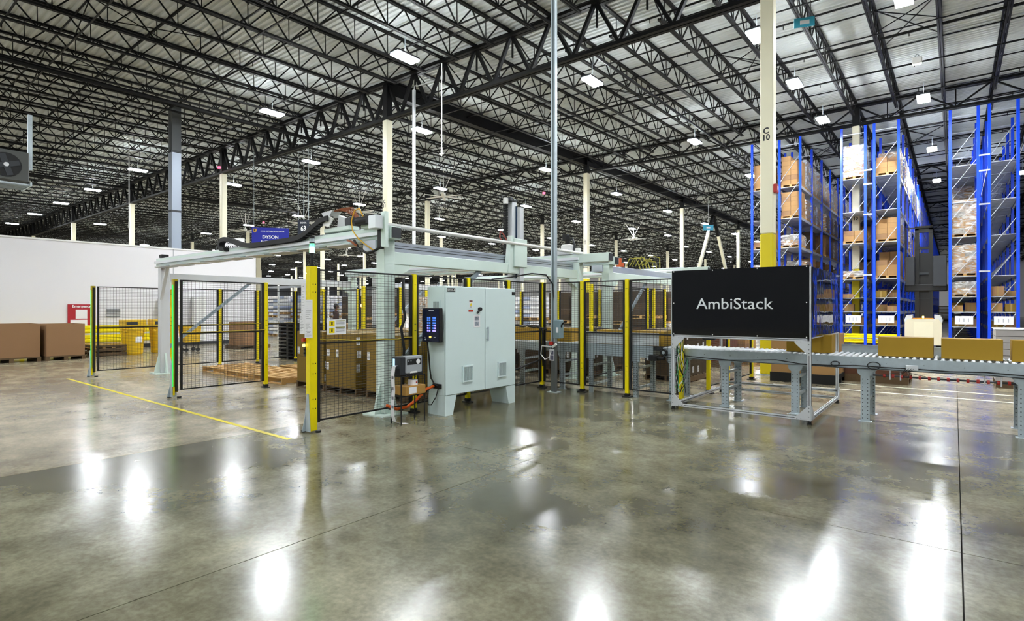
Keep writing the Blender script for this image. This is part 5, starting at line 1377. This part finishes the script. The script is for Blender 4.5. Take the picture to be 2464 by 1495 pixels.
for nm, loc in (('small red exit lamp hanging under the roof left of the long strut', (-21.5, 30.5, 9.3)), ('small red lamp on top of the column left of C 11', (-31.7, 14.0, 9.35)), ('tiny red lamp under the roof above the blue banner', (-48, 25, 9.2))):
    t = thing('exit_lamp', nm, 'lamp', loc, TH, 'small red lamps under the roof'); MB().cbox(-.09, .09, -.04, .04, -.07, .07, .02).obj('casing', mat('lamp_red', (1, .08, .15, 1), .4, emit=1.2), t); MB().bar((0, 0, .1), (0, 0, 1.0), .02).obj('rod', m_matt, t)
def hvls(label, x, y, z, r=1.3):
    t = thing('ceiling_fan', label, 'fan', (x, y, z), 0, 'white ceiling fans in the far hall'); mb = MB()
    MB().cyl((0, 0, -.1), (0, 0, .15), .14, 12).obj('hub', m_white, t)
    bl = MB().prism([(.12, -.09), (r, -.07), (r, .07), (.12, .09)], 'z', -.03, 0).mesh('blade', m_white)
    for k in range(6): link('blade', bl, t, (0, 0, -.04), (0, 0, k*math.pi/3 + .2))
    MB().cyl((0, 0, .1), (0, 0, 10.4 - z), .03, 6).obj('downrod', m_white, t)
    mb = MB()
    for s in (-1, 1): mb.bar((0, 0, .2), (s*1.1, 0, 1.9), .03)
    mb.obj('guy_strut', m_white, t)
hvls('white ceiling fan with struts lit by a lamp, right of the far cream column', -24.5, 49.9, 8.4, 1.3)
hvls('white ceiling fan far left above the blue banner', -50.5, 24.6, 8.7, 1.4); hvls('white ceiling fan over the gantry left of column C 11', -33.6, 24.6, 8.6, 1.3); hvls('white ceiling fan right of column C 11 behind the strut', -24.9, 24.5, 8.6, 1.3)
hvls('white ceiling fan beside the sign with number 63', -41.5, 25.0, 8.6, 1.3); hvls('white ceiling fan above the small cell light tower', -60, 42, 8.3, 1.4)
# ------------------------------------------------------------------ goods beyond the cell
BG = 'pallet loads standing beyond the cell'
def block(nm, kind, x0, y0, nx, ny, hs, w=1.0, d=1.15, tier=2, gap=.18):
    k = 0
    for j in range(ny):
        for i in range(nx):
            z = 0
            for l in range(tier):
                h = hs[(i + j + l) % len(hs)]
                lv = ('bottom', 'upper', 'top')[l] if tier < 4 else ORD[l]
                load(kind, h, (x0 + i*(w + gap), y0 + j*(d + gap), z), f'{nm}, {lv}, {ORD[i]} from left, {"front" if j == 0 else "back"} row', 1 + (i + j + l) % 3, group=BG, w=w, d=d)
                z += protos[(kind, h, 1 + (i + j + l) % 3, w, d)]['top_height'] + .0
block('dark brown wrapped load beyond the belt conveyor', 'dark', -12.9, 18.6, 4, 2, (1.15, 1.2))
block('white layered load beyond the fence corner', 'pale', -18.6, 19.6, 4, 2, (1.2, 1.1))
block('brown wrapped load beyond the person', 'dark', -25.6, 17.6, 2, 2, (1.2, 1.15))
block('pale layered load left behind the cell', 'pale', -32.5, 16.6, 5, 2, (1.25, 1.15))
block('clear wrapped load behind the cabinet', 'mixed', -24.5, 21.5, 4, 1, (1.25, 1.15))
block('wrapped load behind the sign frame', 'mixed', -9.2, 19.6, 3, 1, (1.1, .9), tier=1)
t = thing('shelf_unit', 'white racking frame with shelves behind the cell at left', 'shelf', (-29.5, 15.3, 0))
for x in (0, 1.6, 3.2, 4.8): MB().box(x - .03, x + .03, 0, .06, 0, 2.9).box(x - .03, x + .03, .9, .96, 0, 2.9).obj('upright', m_white, t)
for z in (.9, 1.8, 2.7): MB().box(0, 4.8, 0, .96, z, z + .06).obj('shelf', m_shelf, t)
# second golden stacks on low pallets behind belts
block('tan carton load left of the person', 'brown', -19.8, 12.6, 3, 1, (1.15,), tier=1)
block('carton load behind the gantry legs', 'brown', -6.9, 16.8, 2, 1, (1.1,), tier=1)
t = thing('warning_lamp_post', 'orange glowing lamp on a dark post behind the inner fence', 'lamp', (-17.6, 13.0, 0))
MB().cyl((0, 0, 0), (0, 0, 1.65), .03, 8).obj('post', m_matt, t); MB().sphere((0, 0, 1.7), .06, 10).obj('lamp', m_amber, t)
# office block and far wall details
for i, (x, z0, w_, h_) in enumerate(((2.7, 1.5, 2.8, 3.2),)):
    o = MB().box(x - w_, x, YF - .06, YF, z0, z0 + h_ + 1.5).obj('window_1', m_glass, kind='structure')
MB().box(-26, 12, YF - .04, YF, 0, 8).obj('trim_4', m_wall, kind='structure')
t = thing('pallet_stack', 'brown stacks of wooden pallets at the far end of the truck aisle', 'pallet stack', (-1.75, 95, 0))
for k in range(12): MB().box(0, 1.5, 0, 1.2, k*.16, k*.16 + .11).obj('pallet_layer', m_wood2, t)
# ------------------------------------------------------------------ person
def person(loc, rz, label):
    t = thing('person', label, 'person', loc, rz)
    V = [((0, 0, .98), .17), ((0, 0, 1.18), .17), ((0, .0, 1.38), .2), ((0, 0, 1.48), .07), ((0, .01, 1.55), .055), ((0, .02, 1.64), .095), ((0, .02, 1.72), .085),
         ((.19, 0, 1.42), .07), ((.25, 0, 1.15), .05), ((.23, .12, .95), .035), ((.22, .17, .88), .03),
         ((-.19, 0, 1.42), .07), ((-.25, 0, 1.15), .05), ((-.23, .12, .95), .035), ((-.22, .17, .88), .03),
         ((.1, 0, .88), .1), ((.11, .0, .5), .065), ((.11, -.02, .1), .045), ((.11, .12, .04), .035),
         ((-.1, 0, .88), .1), ((-.11, .0, .5), .065), ((-.11, -.02, .1), .045), ((-.11, .12, .04), .035)]
    E = [(0,1),(1,2),(2,3),(3,4),(4,5),(5,6),(2,7),(7,8),(8,9),(9,10),(2,11),(11,12),(12,13),(13,14),(0,15),(15,16),(16,17),(17,18),(0,19),(19,20),(20,21),(21,22)]
    me = bpy.data.meshes.new('body'); me.from_pydata([v for v, _ in V], E, []); o = bpy.data.objects.new('body', me); COL.objects.link(o)
    sk = o.modifiers.new('skin', 'SKIN'); o.modifiers.new('sub', 'SUBSURF').levels = 2
    for i, (_, r_) in enumerate(V): me.skin_vertices[0].data[i].radius = (r_, r_*.8)
    me.skin_vertices[0].data[0].use_root = True
    dg = bpy.context.evaluated_depsgraph_get(); dg.update()
    nm = bpy.data.meshes.new_from_object(o.evaluated_get(dg)); bpy.data.objects.remove(o)
    nm.materials.clear()
    for m in (m_skin, m_shirt, m_pants, m_matt): nm.materials.append(m)
    for p in nm.polygons:
        c = p.center; p.material_index = 3 if c.z < .12 else 2 if c.z < .95 and abs(c.x) < .2 else 1 if c.z < 1.5 and not (abs(c.x) > .18 and c.z < 1.1) else 0
        p.use_smooth = True
    b = link('body', nm, t)
    MB().sphere((0, -.0, 1.685), .108, 12, sz=1.12).obj('hair', m_hair, t); smooth(t.children[-1])
    for s in (-1, 1):
        mb = MB()
        for k in range(5): mb.bar((s*.22 + (k - 2)*.013, .17, .88), (s*.22 + (k - 2)*.016, .2, .8 + .01*abs(k - 1)), .014, .014, n=6)
        mb.obj('fingers', m_skin, t)
        MB().sphere((s*.1, .02, 1.66), .025, 8, sz=1.4).obj('ear', m_skin, t)
    MB().prism([(-.02, 1.62), (.02, 1.62), (.0, 1.67)], 'y', .1, .14).obj('nose', m_skin, t)
person((-20.6, 13.9, 0), R(-20), 'person in a dark brown shirt seen from behind beyond the carton stacks')
